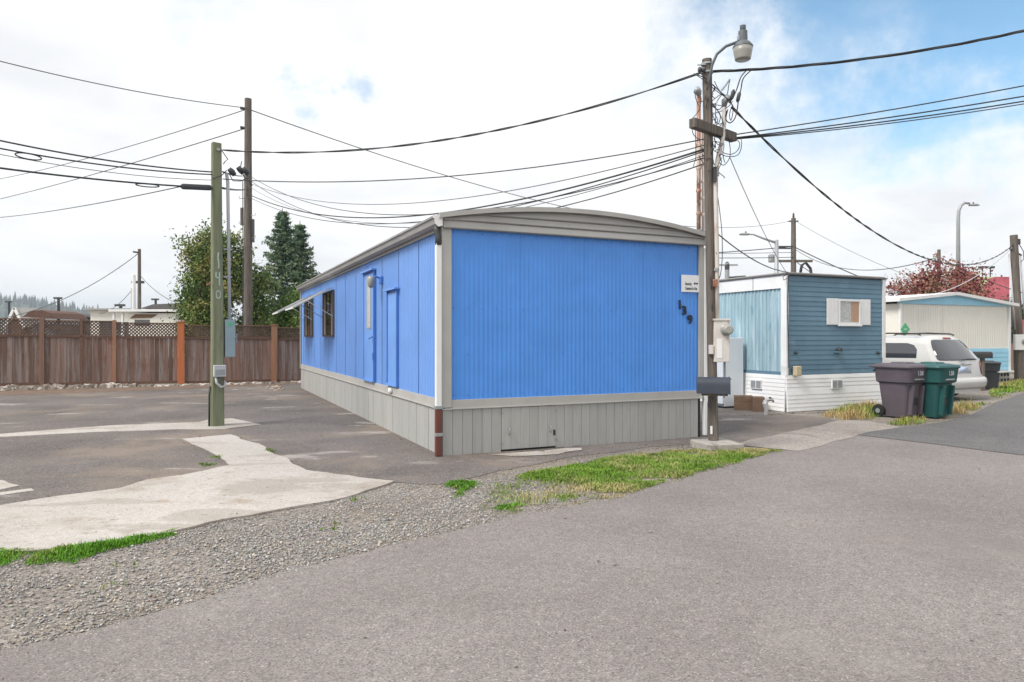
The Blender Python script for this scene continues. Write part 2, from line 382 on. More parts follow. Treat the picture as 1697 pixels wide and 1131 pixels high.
g = MB(); S = 3500
g.add([(-S,-60,0),(S,-60,0),(S,S,0),(-S,S,0)], [(0,1,2,3)])
tag(g.build('ground', M['ground']), kind='structure')

ROAD = [(-700,1330),(-300,1180),(0,1083),(150,1046),(300,1004),(420,966),(560,926),(700,893),(870,853),(960,838),(1050,818),(1140,793),(1220,769),(1300,747),(1360,736),(1440,717),(1500,709),(1560,701),(1610,688),(1650,668),(1697,652)]
rw = [gp(*p) for p in ROAD]; rw = [(p.x, p.y) for p in rw]
far = [(34, 26), (60, 33), (60, 20), (30, 5), (12, -4), (-4, -4)]
sheet('road', rw+far, .006, M['road'], .05, .10, 3, True)
dk = [gp(*p) for p in [(1422,722),(1440,717),(1500,709),(1560,701),(1610,688),(1650,668),(1697,652)]]; dk = [(p.x, p.y) for p in dk]
dn = [gp(*p) for p in [(1850,772),(1697,756),(1560,739)]]; dn = [(p.x, p.y) for p in dn]
sheet('road_resurfaced', dk+[(34,26),(59,33),(59,21)]+dn, .012, M['road_new'], .012, .10, 5, True)

LOT = [(-700,655),(-200,655),(0,652),(180,648),(300,643),(420,639),(500,636),(620,632),(900,640),(1165,700),(1172,736),(1080,742),(960,756),(860,775),(735,802),(640,801),(480,832),(300,862),(0,890),(-300,940),(-700,1000)]
sheet('asphalt_lot', LOT, .006, M['lot'], .06, .12, 9)
sheet('asphalt_driveway', [(1172,737),(1216,737),(1300,722),(1400,704),(1370,693),(1300,687),(1235,672),(1215,640),(1150,610),(1168,690)], .005, M['lot'], .03, .12, 12)
sheet('concrete_apron', [(1212,738),(1325,749),(1440,718),(1492,709),(1440,699),(1395,697),(1330,712)], .010, M['apron'], .03, .12, 15)
sheet('concrete_strip', [(-500,905),(0,841),(100,824),(200,812),(245,797),(305,790),(383,773),(352,752),(300,729),(380,722),(440,744),(505,782),(652,800),(592,822),(480,846),(390,861),(300,881),(170,906),(50,916),(0,917),(-500,1000)], .020, M['concrete'], .045, .05, 21, thick=.018)
sheet('concrete_strip', [(-500,765),(0,721),(180,707),(330,701),(345,697),(385,695),(430,705),(372,713),(300,713),(180,717),(0,726),(-500,775)], .018, M['concrete'], .03, .10, 25, thick=.016)
sheet('parking_line', [(-80,800),(0,798),(28,806),(0,812),(-80,815)], .010, M['concrete'], .12, .03, 31)
sheet('parking_line', [(-60,826),(2,818),(62,810),(58,815),(0,823),(-60,832)], .010, M['concrete'], .10, .03, 33)
sheet('concrete_patch', [(812,755),(850,752.5),(905,748.5),(940,745.5),(960,744),(962,747),(935,750),(925,754),(880,757),(850,758)], .014, M['concrete'], .05, .03, 41)
sheet('dirt_verge', [(-300,650),(0,647),(180,643),(300,639),(500,633),(500,637),(420,640),(300,645),(180,650),(0,656),(-300,660)], .011, mat('brown_dirt', (.17,.12,.09), .95, .3, 3), .15, .2, 45)

def inpoly(P, poly):
    x, y = P[:,0], P[:,1]; ins = np.zeros(len(P), bool); n = len(poly)
    for i in range(n):
        x0, y0 = poly[i]; x1, y1 = poly[i-1]
        c = ((y0 > y) != (y1 > y)); xi = (x1-x0)*(y-y0)/((y1-y0) if abs(y1-y0) > 1e-12 else 1e-12)+x0
        ins ^= (c & (x < xi))
    return ins
def fbm(P, s, seed=0):
    return np.array([mnoise.fractal(Vector((p[0]*s+seed, p[1]*s, seed*1.7)), .6, 2, 3) for p in P])
def scatter(polypx, dens, world=False):
    poly = polypx if world else [tuple(gp(*p)[:2]) for p in polypx]
    A = np.array(poly); lo, hi = A.min(0), A.max(0)
    n = int(dens*np.prod(hi-lo)); P = lo+rng.random((n,2))*(hi-lo)
    return P[inpoly(P, poly)]

def grass(name, polypx, dens, h, label, cat='grass', green=(.075,.20,.018), dry=(.36,.28,.12), dryness=.25, w=.006, clump=1.6, thr=-.15, lean=.7, kind='stuff', edge=.16):
    P = scatter(polypx, dens)
    f = fbm(P, clump, 5+len(polypx)); f2 = fbm(P, .9, 11)
    poly = np.array([tuple(gp(*p)[:2]) for p in polypx]); ed = np.full(len(P), 9.)
    for i in range(len(poly)):
        a_, b_ = poly[i-1], poly[i]; ab = b_-a_; t_ = np.clip(((P-a_)@ab)/(ab@ab), 0, 1)
        ed = np.minimum(ed, np.linalg.norm(P-(a_+t_[:,None]*ab), axis=1))
    fine = fbm(P, clump*4.5, 17)
    soft = np.clip(ed/edge, 0, 1)
    keep = f+.5*fine+.22*rng.standard_normal(len(P))-.75*(1-soft) > thr; P, f, f2, soft = P[keep], f[keep]+.4*fine[keep], f2[keep], soft[keep]
    n = len(P)
    hh = h*(.45+.8*rng.random(n))*np.clip(.75+.7*f, .3, 1.6)*(.4+.6*soft)*np.where(rng.random(len(P)) < .05, 1.5, 1); a = rng.random(n)*2*np.pi; ln = lean*hh*(.3+rng.random(n)); wd = w*(.7+.6*rng.random(n))
    d = np.stack([np.cos(a), np.sin(a)], 1); s = np.stack([-d[:,1], d[:,0]], 1); z0 = np.full(n, .012)
    def pt(off, side, z): q = P+d*off[:,None]+s*side[:,None]; return np.stack([q[:,0], q[:,1], z], 1)
    zero = np.zeros(n)
    V = np.stack([pt(zero, -wd, z0), pt(zero, wd, z0), pt(ln*.4, wd*.7, z0+hh*.6), pt(ln*.4, -wd*.7, z0+hh*.6), pt(ln, zero, z0+hh*.95)], 1).reshape(-1,3)
    b = np.arange(n)*5
    F3 = np.concatenate([np.stack([b,b+1,b+2],1), np.stack([b,b+2,b+3],1), np.stack([b+3,b+2,b+4],1)])
    t = np.clip(dryness+1.15*(f2)+.30*rng.standard_normal(n), 0, 1)[:,None]
    c = np.array(green)*(1-t)+np.array(dry)*t; c = c*(.7+.6*rng.random((n,1)))
    me = np_mesh(name, V, F3, np.repeat(c, 5, 0))
    return tag(link(name, me, M['grass']), label, cat, kind=kind)

grass('grass', [(-250,960),(-250,915),(0,912),(60,912),(170,902),(250,888),(302,876),(296,890),(230,905),(180,915),(120,938),(0,942)], 15000, .038, 'bright green grass strip along the concrete in the left foreground', dryness=.03, green=(.105,.27,.018), thr=-.75, clump=2.2, w=.0035, edge=.07)
grass('grass', [(850,792),(940,772),(1020,758),(1100,748),(1200,745),(1305,747),(1220,770),(1140,794),(1050,818),(985,822),(960,808),(900,802)], 15000, .042, 'green and straw coloured lawn patch in front of the blue home', dryness=.22, green=(.145,.265,.03), dry=(.48,.38,.20), thr=-.30, clump=1.5, w=.0042, edge=.12)
grass('weeds', [(800,812),(860,782),(960,765),(1050,752),(1150,746),(1290,748),(1180,786),(1050,822),(960,843),(850,856),(790,850)], 4200, .034, 'thin straw and green growth fringing the lawn patch', green=(.16,.24,.05), dry=(.46,.37,.21), dryness=.42, thr=-.02, clump=2.2, w=.004, edge=.3)
grass('weeds', [(720,808),(740,798),(790,796),(804,808),(780,815),(760,830),(748,828),(745,815)], 9000, .032, 'small green weed tufts on the gravel near the brown downspout', green=(.10,.25,.02), dryness=.1, thr=-.1, clump=3)
grass('weeds', [(796,845),(850,836),(905,822),(965,818),(968,826),(920,838),(860,850),(800,850)], 9000, .032, 'narrow line of green weeds at the edge of the lane', green=(.10,.25,.02), dryness=.15, thr=-.05, clump=3)
grass('weeds', [(508,880),(545,866),(575,866),(568,880),(525,888)], 4500, .035, 'sparse weed patch alone in the gravel', green=(.12,.22,.03), dryness=.25, thr=.05, clump=4)
grass('weeds', [(575,830),(600,826),(612,829),(600,836),(580,836)], 5000, .035, 'little weed tuft at the pale concrete edge', green=(.11,.23,.03), dryness=.15, thr=-.1, clump=4)
grass('weeds', [(378,858),(392,853),(402,857),(392,864),(380,864)], 6000, .04, 'green tuft on the lower edge of the concrete strip', green=(.11,.25,.03), dryness=.1, thr=-.3, clump=4)
grass('weeds', [(328,770),(352,766),(372,768),(350,775),(330,776)], 5000, .03, 'weeds in the inner corner of the concrete strip', green=(.11,.22,.03), dryness=.2, thr=-.15, clump=4)
grass('weeds', [(340,757),(368,755),(370,760),(345,762)], 5000, .03, 'thin weed line beside the concrete arm', green=(.11,.22,.03), dryness=.2, thr=-.15, clump=4)
grass('weeds', [(435,747),(455,745),(458,751),(440,753)], 4000, .03, 'tiny weeds at the right edge of the concrete arm', green=(.12,.22,.03), dryness=.2, thr=-.1, clump=4)
grass('weeds', [(140,975),(175,962),(235,962),(230,980),(160,985)], 2600, .035, 'scattered weeds in the foreground gravel', green=(.13,.22,.04), dryness=.3, thr=.1, clump=4)
grass('weeds', [(175,942),(215,932),(262,938),(225,950)], 2600, .035, 'faint weeds in the gravel below the grass strip', green=(.13,.22,.04), dryness=.3, thr=.1, clump=4)
grass('tall_grass', [(1360,690),(1390,676),(1470,672),(1475,686),(1450,697),(1400,699),(1372,697)], 1900, .20, 'green and straw tall grass clump beside the purple bin', dryness=.42, green=(.12,.26,.02), dry=(.50,.36,.17), w=.0045, thr=-.30, lean=.8, edge=.30)
grass('tall_grass', [(1470,706),(1480,697),(1530,694),(1545,700),(1520,708)], 1900, .13, 'straw weeds in front of the two bins', dryness=.6, green=(.17,.24,.03), dry=(.52,.40,.17), w=.0045, thr=-.2, lean=.8, edge=.30)
grass('tall_grass', [(1562,697),(1562,678),(1600,672),(1630,676),(1600,690)], 1700, .20, 'dry weeds under the van bumper', dryness=.65, green=(.17,.22,.03), dry=(.50,.38,.18), w=.0045, thr=-.3, lean=.8, edge=.30)
grass('grass', [(1600,690),(1640,672),(1690,655),(1660,655),(1610,672)], 450, .06, 'thin grass edging between the van and the lane', dryness=.45, green=(.14,.23,.03), w=.009, thr=.0)
grass('grass', [(1640,660),(1640,640),(1660,630),(1760,628),(1760,645),(1697,650)], 700, .12, 'grass verge below the cream home', dryness=.35, green=(.15,.27,.025), dry=(.42,.33,.15), w=.009, thr=-.5, edge=.6)

# loose gravel: stones as real geometry
def stones(name, P, size, label, base=.012, tint=(.40,.385,.37)):
    n = len(P); V0 = np.array([(1,0,0),(-1,0,0),(0,1,0),(0,-1,0),(0,0,1),(0,0,-1)], float)
    F0 = np.array([(0,2,4),(2,1,4),(1,3,4),(3,0,4),(2,0,5),(1,2,5),(3,1,5),(0,3,5)])
    sz = size*(.45+rng.gamma(2.2, .28, n)); a = rng.random(n)*2*np.pi
    sc = np.stack([sz*(.7+.6*rng.random(n)), sz*(.6+.5*rng.random(n)), sz*(.28+.30*rng.random(n))], 1)
    V = V0[None]*sc[:,None]*(.75+.5*rng.random((n,6,1)))
    ti = rng.normal(0, .35, n)
    x, z = V[...,0].copy(), V[...,2].copy(); V[...,0] = x*np.cos(ti)[:,None]-z*np.sin(ti)[:,None]; V[...,2] = x*np.sin(ti)[:,None]+z*np.cos(ti)[:,None]
    x, y = V[...,0].copy(), V[...,1].copy(); V[...,0] = x*np.cos(a)[:,None]-y*np.sin(a)[:,None]; V[...,1] = x*np.sin(a)[:,None]+y*np.cos(a)[:,None]
    V[...,0] += P[:,0:1]; V[...,1] += P[:,1:2]; V[...,2] += (base-.006+sc[:,2]*.3)[:,None]
    F_ = (F0[None]+np.arange(n)[:,None,None]*6).reshape(-1,3)
    t = np.array(tint)*(.52+.80*rng.random((n,1))**1.3)+rng.normal(0,.012,(n,3))
    warm = rng.random((n,1)) < .12; t = np.where(warm, t*np.array([1.25,1.05,.85]), t); t = np.clip(t, .03, .75)
    me = np_mesh(name, V.reshape(-1,3), F_, np.repeat(t, 6, 0))
    return tag(link(name, me, M['stone']), label, 'gravel', kind='stuff')
GRAV = [(-300,975),(0,918),(60,917),(170,907),(300,882),(390,862),(480,847),(592,823),(652,802),(735,805),(850,790),(960,812),(985,824),(870,853),(700,893),(560,926),(420,966),(300,1004),(150,1046),(0,1083),(-300,1180)]
P = scatter(GRAV, 5200); fz = fbm(P, .8, 31); yb = P[:,1]
keep = (fz+.45*rng.standard_normal(len(P)) > -.02-.06*np.clip(6.5-yb, -1, 3)); P = P[keep]
stones('gravel', P, .0068, 'grey crushed gravel verge between the concrete and the lane')
edge = []
for a, b in zip(ROAD[1:12], ROAD[2:13]):
    A_, B_ = gp(*a), gp(*b); k = int((B_-A_).length*420); t = rng.random(k)
    q = np.array(A_)[:2]+(np.array(B_)-np.array(A_))[:2]*t[:,None]; edge.append(q+rng.normal(0,.10,(k,2))*np.where(rng.random((k,1)) < .35, 2.6, 1))
stones('gravel', np.concatenate(edge), .0065, 'loose gravel strewn along the edge of the lane', .010, (.32,.29,.26))
P = np.concatenate([scatter(LOT, 9), scatter([(0,841),(383,773),(505,782),(652,800),(300,881),(0,917)], 14), scatter([(400,1120),(900,860),(1697,760),(1697,1130)], 7)])
stones('gravel', P, .006, 'stray pebbles lying on the lot and the lane', .016, (.30,.28,.26))
P = scatter([(1300,747),(1360,736),(1440,717),(1500,709),(1600,690),(1560,694),(1440,712),(1330,742)], 260)
stones('gravel', P, .009, 'loose grit where the driveway meets the lane', .012, (.34,.30,.27))
P = np.concatenate([scatter([(830,758),(905,748),(958,744),(950,752),(880,760)], 260), scatter([(1090,748),(1180,746),(1170,760),(1090,765)], 220)])
stones('gravel', P, .012, 'rubble and dead leaves below the skirting hatch', .016, (.33,.25,.18))
edge2 = []
LE = [(1172,737),(1080,743),(960,757),(860,776),(735,803),(652,806)]
for a, b in zip(LE, LE[1:]):
    A_, B_ = gp(*a), gp(*b); k = int((B_-A_).length*520); t = rng.random(k)
    q = np.array(A_)[:2]+(np.array(B_)-np.array(A_))[:2]*t[:,None]; edge2.append(q+rng.normal(0,.11,(k,2)))
stones('gravel', np.concatenate(edge2), .0055, 'fine grit along the worn edge of the lot', .010, (.26,.23,.20))
P = scatter([(440,642),(468,640),(472,647),(448,648)], 60)
stones('rubble', P, .07, 'small heap of broken concrete at the foot of the tan fence post', .0, (.34,.29,.25))

def along(px, per_m, sig, closed=False):
    out = []
    for a, b in zip(px, px[1:]+(px[:1] if closed else [])):
        A_, B_ = gp(*a), gp(*b); k = int((B_-A_).length*per_m); t = rng.random(k)
        out.append(np.array(A_)[:2]+(np.array(B_)-np.array(A_))[:2]*t[:,None]+rng.normal(0,sig,(k,2)))
    return np.concatenate(out)
STRIP = [(0,841),(100,824),(200,812),(245,797),(305,790),(383,773),(352,752),(300,729),(380,722),(440,744),(505,782),(652,800),(592,822),(480,846),(390,861),(300,881),(170,906),(50,916)]
stones('gravel', along(STRIP, 170, .05), .0048, 'dirt and grit gathered along the edges of the concrete strip', .014, (.22,.18,.145))
stones('gravel', along([(498,645),(600,693),(722,757),(738,760),(900,748),(1165,733)], 240, .045), .0055, 'dirt gathered along the foot of the blue home', .010, (.17,.13,.10))
stones('gravel', along([(0,656),(180,650),(300,646),(420,642),(495,639)], 90, .16), .006, 'dirt and chips scattered along the foot of the fence', .010, (.28,.22,.17))
stones('gravel', along([(1225,690),(1262,690),(1303,686),(1380,684),(1460,677)], 150, .06), .008, 'dirt along the foot of the weathered home', .010, (.16,.13,.10))
# ------------------------------------------------------------------ the blue mobile home
HA = gp(733, 757)
home = empty('mobile_home', HA, FZ, label='bright blue corrugated mobile home with grey skirting and bowed grey roof', cat='mobile home')
HW, HL = 4.40, 14.1
ZB, ZT, ZR, ZC = .755, 3.09, 3.25, 3.465
MB().box(.04, HW-.04, .04, HL-.04, .03, ZT+.05).build('wall_core', M['blue'], home)
def rib_panel(w, z0, z1, period, prof, depth, axis='x', back=.006):
    """corrugated sheet from 0..w along x, ribs toward -y"""
    top = []
    n = round(w/period); p = w/n
    for i in range(n): top += [((i+t)*p, -d*depth) for t, d in prof]
    top.append((w, -prof[0][1]*depth))
    v, f = [], []
    for x, y in top: v += [(x,y,z0),(x,y,z1)]
    k = len(top)
    for i in range(k-1): f.append((2*i,2*i+2,2*i+3,2*i+1))
    m = MB(); m.add(v, f)
    m.add([(0,0,z0),(w,0,z0),(w,back,z0),(0,back,z0),(0,0,z1),(w,0,z1),(w,back,z1),(0,back,z1)], [(1,2,6,5),(2,3,7,6),(3,0,4,7)])
    return m
TRAP = [(0,0),(.18,.12),(.34,.55),(.5,1),(.62,1),(.78,.55),(.92,.1)]
pw = (HW-.08-.135)/4
me = rib_panel(pw-.0025, ZB, ZT+.003, .0685, TRAP, .0045).mesh('front_panel')
for i in range(4): link('corrugated_panel', me, M['blue'], home, (.135+i*pw, .03-.0005*i, 0))
scr = MB()
for i in range(20):
    for zz in (ZB+.06, ZB+.62, ZB+1.25, ZT-.06):
        x = .135+(i+.17)*pw/5
        if x < HW-.15: scr.lathe([(.010,0),(.008,-.010)], (x, .028, zz), 6, 'y')
tag(scr.build('screw_heads', M['bluedark'], home), kind='stuff')
# long left side: sheets 1.13 m wide with fine ribs, facing -x
FINE = [(0,0),(.72,0),(.80,1),(.92,1)]
sw = 1.13
mside = rib_panel(sw-.004, ZB, ZT-.02, .0754, FINE, .011).mesh('side_panel')
ns = int((HL-.08)/sw)
for i in range(ns): link('ribbed_panel', mside, M['bluesheen'], home, (.028, .06+(i+1)*sw, 0), (0,0,R(-90)))
rest = HL-.06-ns*sw-.02
rib_panel(rest, ZB, ZT-.02, .0942, FINE, .007).build('ribbed_panel', M['bluesheen'], home, (.028, HL-.02, 0), (0,0,R(-90)))
for i in range(ns+1):
    MB().box(.016, .0225, .06+i*sw-.009, .06+i*sw+.009, ZB, ZT-.02).build('seam_strip', M['bluesheen'], home)
# corner trims, belt, skirting
MB().box(-.004, .13, -.012, .03, ZB-.10, ZT).build('corner_trim', M['greytrim'], home, bev=.004)
MB().box(-.012, .0, -.012, .10, ZB-.10, ZT).build('corner_trim', M['greytrim'], home)
MB().box(HW-.078, HW+.004, -.012, .03, ZB-.10, ZT).build('corner_trim', M['greytrim'], home, bev=.004)
MB().box(HW+.004, HW+.012, -.012, .10, ZB-.10, ZT).build('corner_trim', M['greytrim'], home)
MB().box(-.02, .0, HL-.09, HL, ZB-.10, ZT).build('corner_trim', M['greytrim'], home)
MB().box(.134, HW-.082, .0, .028, .645, ZB).build('belt_board', M['greytrim'], home, bev=.003)
MB().box(.0, .024, .11, HL-.1, .645, ZB+.005).build('belt_board', M['greytrim'], home, bev=.003)
MB().box(-.012, HW+.012, -.022, .026, .625, .645).build('belt_ledge', M['greytrim'], home, bev=.004)
MB().box(-.022, .022, .03, HL, .625, .645).build('belt_ledge', M['greytrim'], home, bev=.004)
MB().box(.03, HW-.03, .03, HL-.03, .0, .63).build('skirting_backing', M['gap'], home)
bw = .1432; nb = int((HW-.02)/bw)
mb_ = MB().box(.0025, bw-.0025, 0, .02, 0, .624).mesh('board')
HATCH = (6, 12)
for i in range(nb):
    if HATCH[0] <= i < HATCH[1]: continue
    link('skirting_board', mb_, M['skirt'], home, (.005+i*bw, -.0+random.uniform(0,.003), .004+random.uniform(0,.008)))
hatch = empty('access_hatch', (0,0,0)); hatch.parent = home
mh_ = MB().box(.0015, bw-.0015, 0, .02, .035, .618).mesh('hatch_board')
for i in range(*HATCH): link('hatch_board', mh_, M['skirt'], hatch, (.005+i*bw+.004, -.006, 0))
x0, x1 = .005+HATCH[0]*bw+.004, .005+HATCH[1]*bw+.002
for xx in (x0, x1):
    for zz in (.56, .13): MB().box(xx-.025, xx+.025, -.012, -.0055, zz-.008, zz+.008).build('hinge', M['galv'], hatch)
for xx in (x0+.11, x1-.10):
    MB().tube([(xx,-.008,.33),(xx,-.04,.325),(xx,-.045,.29),(xx,-.04,.25),(xx,-.008,.245)], .008, 6).build('hatch_handle', M['galv'], hatch, smooth=True)
MB().box(x1-.045, x1-.008, -.0085, -.0065, .19, .27).build('latch_hole', M['gap'], hatch)
sbw = .2; nsb = int((HL-.02)/sbw)
ms_ = MB().box(0, .02, .003, sbw-.003, 0, .624).mesh('side_board')
for i in range(nsb): link('skirting_board', ms_, M['skirt'], home, (-.0+random.uniform(0,.004), .02+i*sbw, .003))
# roof, fascia, gutters
def bow(x): t = (x-HW/2)/(HW/2+.06); return ZR+(ZC-ZR)*(1-t*t)
xs = [(-.07+(HW+.14)*i/24) for i in range(25)]
ring = [(x, bow(x)) for x in xs]+[(x, bow(x)-.035) for x in reversed(xs)]
MB().loft([[(x,-.06,z) for x,z in ring], [(x,HL+.05,z) for x,z in ring]]).build('roof', M['roof'], home)
def strip(z0, z1, y0, name='fascia_strip'):
    X = [HW*i/30 for i in range(31)]
    X = [x for x in X if bow(x)-.036 > z0+.004]
    rows = []
    for f_, yy in ((0, y0+.008), (.12, y0), (.75, y0+.018), (.93, y0+.030), (1, y0+.022)):
        rows.append([(x, yy, z0+(min(z1, bow(x)-.036)-z0)*f_) for x in X])
    v, f = [], []; n = len(X)
    for r_ in rows: v += r_
    for j in range(4):
        for i in range(n-1): f.append((j*n+i, j*n+i+1, (j+1)*n+i+1, (j+1)*n+i))
    o = MB().add(v, f).build(name, M['roof'], home, auto=30); s_ = o.modifiers.new('solid', 'SOLIDIFY'); s_.thickness = .012; s_.offset = -1
    MB().box(X[0], X[-1], .0, .03, z0, min(bow(x) for x in X)-.04 if z1 > 3.4 else z1).build('fascia_backing', M['roof'], home) if z1 < 3.3 else None
strip(ZT-.012, ZT+.100, -.050); strip(ZT+.100, ZT+.200, -.044); strip(ZT+.200, ZC, -.038)
MB().box(-.019, -.001, -.03, .0, 3.04, 3.25).build('fascia_return', M['roof'], home)
MB().box(-.02, .03, .0, .06, 3.10, 3.24).build('fascia_return', M['roof'], home)
xs2 = xs
edge_ring = [(x, bow(x)+.012) for x in xs]+[(x, bow(x)-.052) for x in reversed(xs)]
MB().loft([[(x,-.105,z) for x,z in edge_ring], [(x,-.061,z) for x,z in edge_ring]]).build('roof_edge_trim', M['greytrim'], home)
gut = [(-.02,3.225),(-.02,3.10),(-.075,3.085),(-.115,3.12),(-.125,3.19),(-.145,3.20),(-.145,3.228),(-.135,3.228),(-.133,3.208),(-.115,3.196),(-.105,3.125),(-.075,3.10),(-.032,3.112),(-.032,3.225)]
MB().loft([[(x,-.05,z) for x,z in gut], [(x,HL+.03,z) for x,z in gut]]).build('gutter', M['gutter'], home)
MB().box(-.018, .0, .0, HL, 3.05, 3.10).build('eave_trim', M['greytrim'], home)
capg = [(-.015,3.232),(-.015,3.10),(-.075,3.082),(-.117,3.118),(-.128,3.185),(-.15,3.198),(-.15,3.232)]
MB().prism([(x,-.062,z) for x,z in capg], (0,.010,0)).build('gutter_end_cap', M['white'], home)
MB().prism([(x,HL+.031,z) for x,z in capg], (0,.010,0)).build('gutter_end_cap', M['white'], home)
def spout(xc, yc, zt, name='downspout'):
    MB().box(xc-.04, xc+.04, yc-.032, yc+.032, .66, zt).build(name, M['white'], home, bev=.008)
dx, dy = -.056, .0
spout(dx, dy, 2.86)
MB().tube([(-.075,.02,3.10),(-.072,.015,3.04),(-.058,.003,2.95),(dx,dy,2.84)], [.042,.044,.044,.046], 8).build('downspout_elbow', M['darkmetal'], home, smooth=True)
MB().box(dx-.043, dx+.043, dy-.035, dy+.035, .012, .665).build('downspout_foot', M['brownpipe'], home, bev=.008)
for zz in (.30, .665): MB().box(dx-.05, dx+.05, dy-.041, dy+.041, zz-.022, zz+.022).build('pipe_strap', M['galv'], home, bev=.003)
MB().box(HW+.014, HW+.075, -.02, .04, .03, 3.04).build('downspout', M['white'], home, bev=.008)
MB().box(HW-.0, HW+.15, -.055, .20, 3.10, 3.24).build('gutter_end_cap', M['white'], home, bev=.01)
MB().box(HW+.03, HW+.14, .21, HL, 3.11, 3.235).build('gutter', M['gutter'], home)
# door with narrow patterned glass, small utility door, light
def side_box(y0, y1, z0, z1, out, m, name, parent=home, bev=0, inn=.02): return MB().box(-out, inn, y0, y1, z0, z1).build(name, m, parent, bev=bev)
door = side_box(3.93, 4.76, .80, 2.82, .012, M['bluedoor'], 'door', bev=.006)
for (a, b, c, d) in ((3.89,3.93,.80,2.86),(4.76,4.80,.80,2.86)): side_box(a, b, c, d, .03, M['bluedark'] if a < 4 else M['bluedoor'], 'door_frame', door)
side_box(3.85, 4.84, 2.86, 2.885, .075, M['bluedoor'], 'drip_cap', door)
side_box(3.90, 4.79, .77, .80, .05, M['bluedoor'], 'threshold', door)
side_box(4.19, 4.47, 1.80, 2.74, .018, M['frost'], 'door_glass', door, bev=.004)
for (a,b,c,d) in ((4.165,4.188,1.775,2.765),(4.472,4.495,1.775,2.765),(4.189,4.471,1.775,1.798),(4.189,4.471,2.742,2.765)): side_box(a,b,c,d,.024,M['alu'],'glass_bead',door)
MB().tube([(-.012,4.02,1.62),(-.06,4.02,1.60),(-.06,4.09,1.58)], .014, 6).build('door_handle', M['bluedark'], door, smooth=True)
side_box(3.90, 3.925, 1.18, 1.32, .045, M['bluedark'], 'hinge', door)
ud = side_box(2.31, 2.90, .82, 2.36, .010, M['bluedoor'], 'utility_door', bev=.005)
for (a,b,c,d) in ((2.27,2.31,.80,2.40),(2.90,2.94,.80,2.40)): side_box(a,b,c,d,.026,M['bluedark'],'door_frame',ud)
side_box(2.22, 2.99, 2.40, 2.425, .07, M['bluedoor'], 'drip_cap', ud); side_box(2.28, 2.93, .785, .82, .035, M['bluedoor'], 'threshold', ud)
wl = MB().box(-.03, .02, 3.36, 3.46, 2.56, 2.70).build('wall_lamp', M['bluedark'], home, bev=.01)
MB().tube([(-.02,3.41,2.66),(-.10,3.41,2.70),(-.17,3.42,2.66)], .016, 6).build('lamp_arm', M['bluedark'], wl, smooth=True)
MB().lathe([(.03,.08),(.062,.06),(.07,.0),(.06,-.09),(.03,-.13)], (-.18,3.42,2.62), 14).build('lamp_globe', M['lampglass'], wl, smooth=True)
MB().lathe([(.045,0),(.05,-.02),(.045,-.05),(.02,-.06)], (-.005,2.66,.70), 12, 'x').build('pipe_cap', M['white'], home, smooth=True)
# two awning windows
for (a, b) in ((8.17, 9.60), (11.55, 12.98)):
    w = side_box(a, b, 1.66, 2.72, .012, M['glass'], 'window')
    for (p,q,c,d) in ((a-.035,a,1.625,2.755),(b,b+.035,1.625,2.755),(a,b,1.625,1.66),(a,b,2.72,2.755)): side_box(p,q,c,d,.034,M['bronze'],'frame',w)
    for k in range(1, 3): side_box(a+(b-a)*k/3-.012, a+(b-a)*k/3+.012, 1.66, 2.72, .026, M['bronze'], 'mullion', w)
    for k in range(9):
        yy = a+.03+(b-a-.06)*k/9
        if k in (0, 1, 7, 8): side_box(yy, yy+(b-a)/9*.72, 1.67, 2.70, .0145, M['curtain'], 'curtain_fold', w)
    o1, o2 = Vector((-.04, 0, 2.80)), Vector((-.95, 0, 2.30))
    nsl = 9; aw = empty('awning', (0,0,0)); aw.parent = w
    # the thin panel of the awning, ribbed
    prof = []
    for k in range(13):
        t = k/12; prof.append((a-.03+(b-a+.06)*t, .012*(k%2)))
    up = Vector((.5,0,.91)).normalized()
    v, f = [], []
    for (yy, dz) in prof:
        for base in (o1, o2):
            q = Vector((base.x, yy, base.z))+up*dz*-1; v += [q, q+up*.012]
    for k in range(12):
        i = k*4; j = i+4; f += [(i,i+2,j+2,j),(i+1,j+1,j+3,i+3),(i,j,j+1,i+1),(i+2,i+3,j+3,j+2)]
    f += [(0,1,3,2),(48,50,51,49)]
    MB().add(v, f).build('awning_panel', M['alu'], aw)
    for yy in (a-.035, b+.035):
        MB().bar((o1.x,yy,o1.z+.01),(o2.x,yy,o2.z+.01),.02,.035).build('awning_rail', M['alu'], aw)
        MB().bar((-.03,yy,2.12),(-.62,yy,2.47),.016,.016).build('awning_brace', M['alu'], aw)
    MB().bar((o2.x,a-.03,o2.z+.005),(o2.x,b+.03,o2.z+.005),.02,.035).build('awning_edge', M['white'], aw)
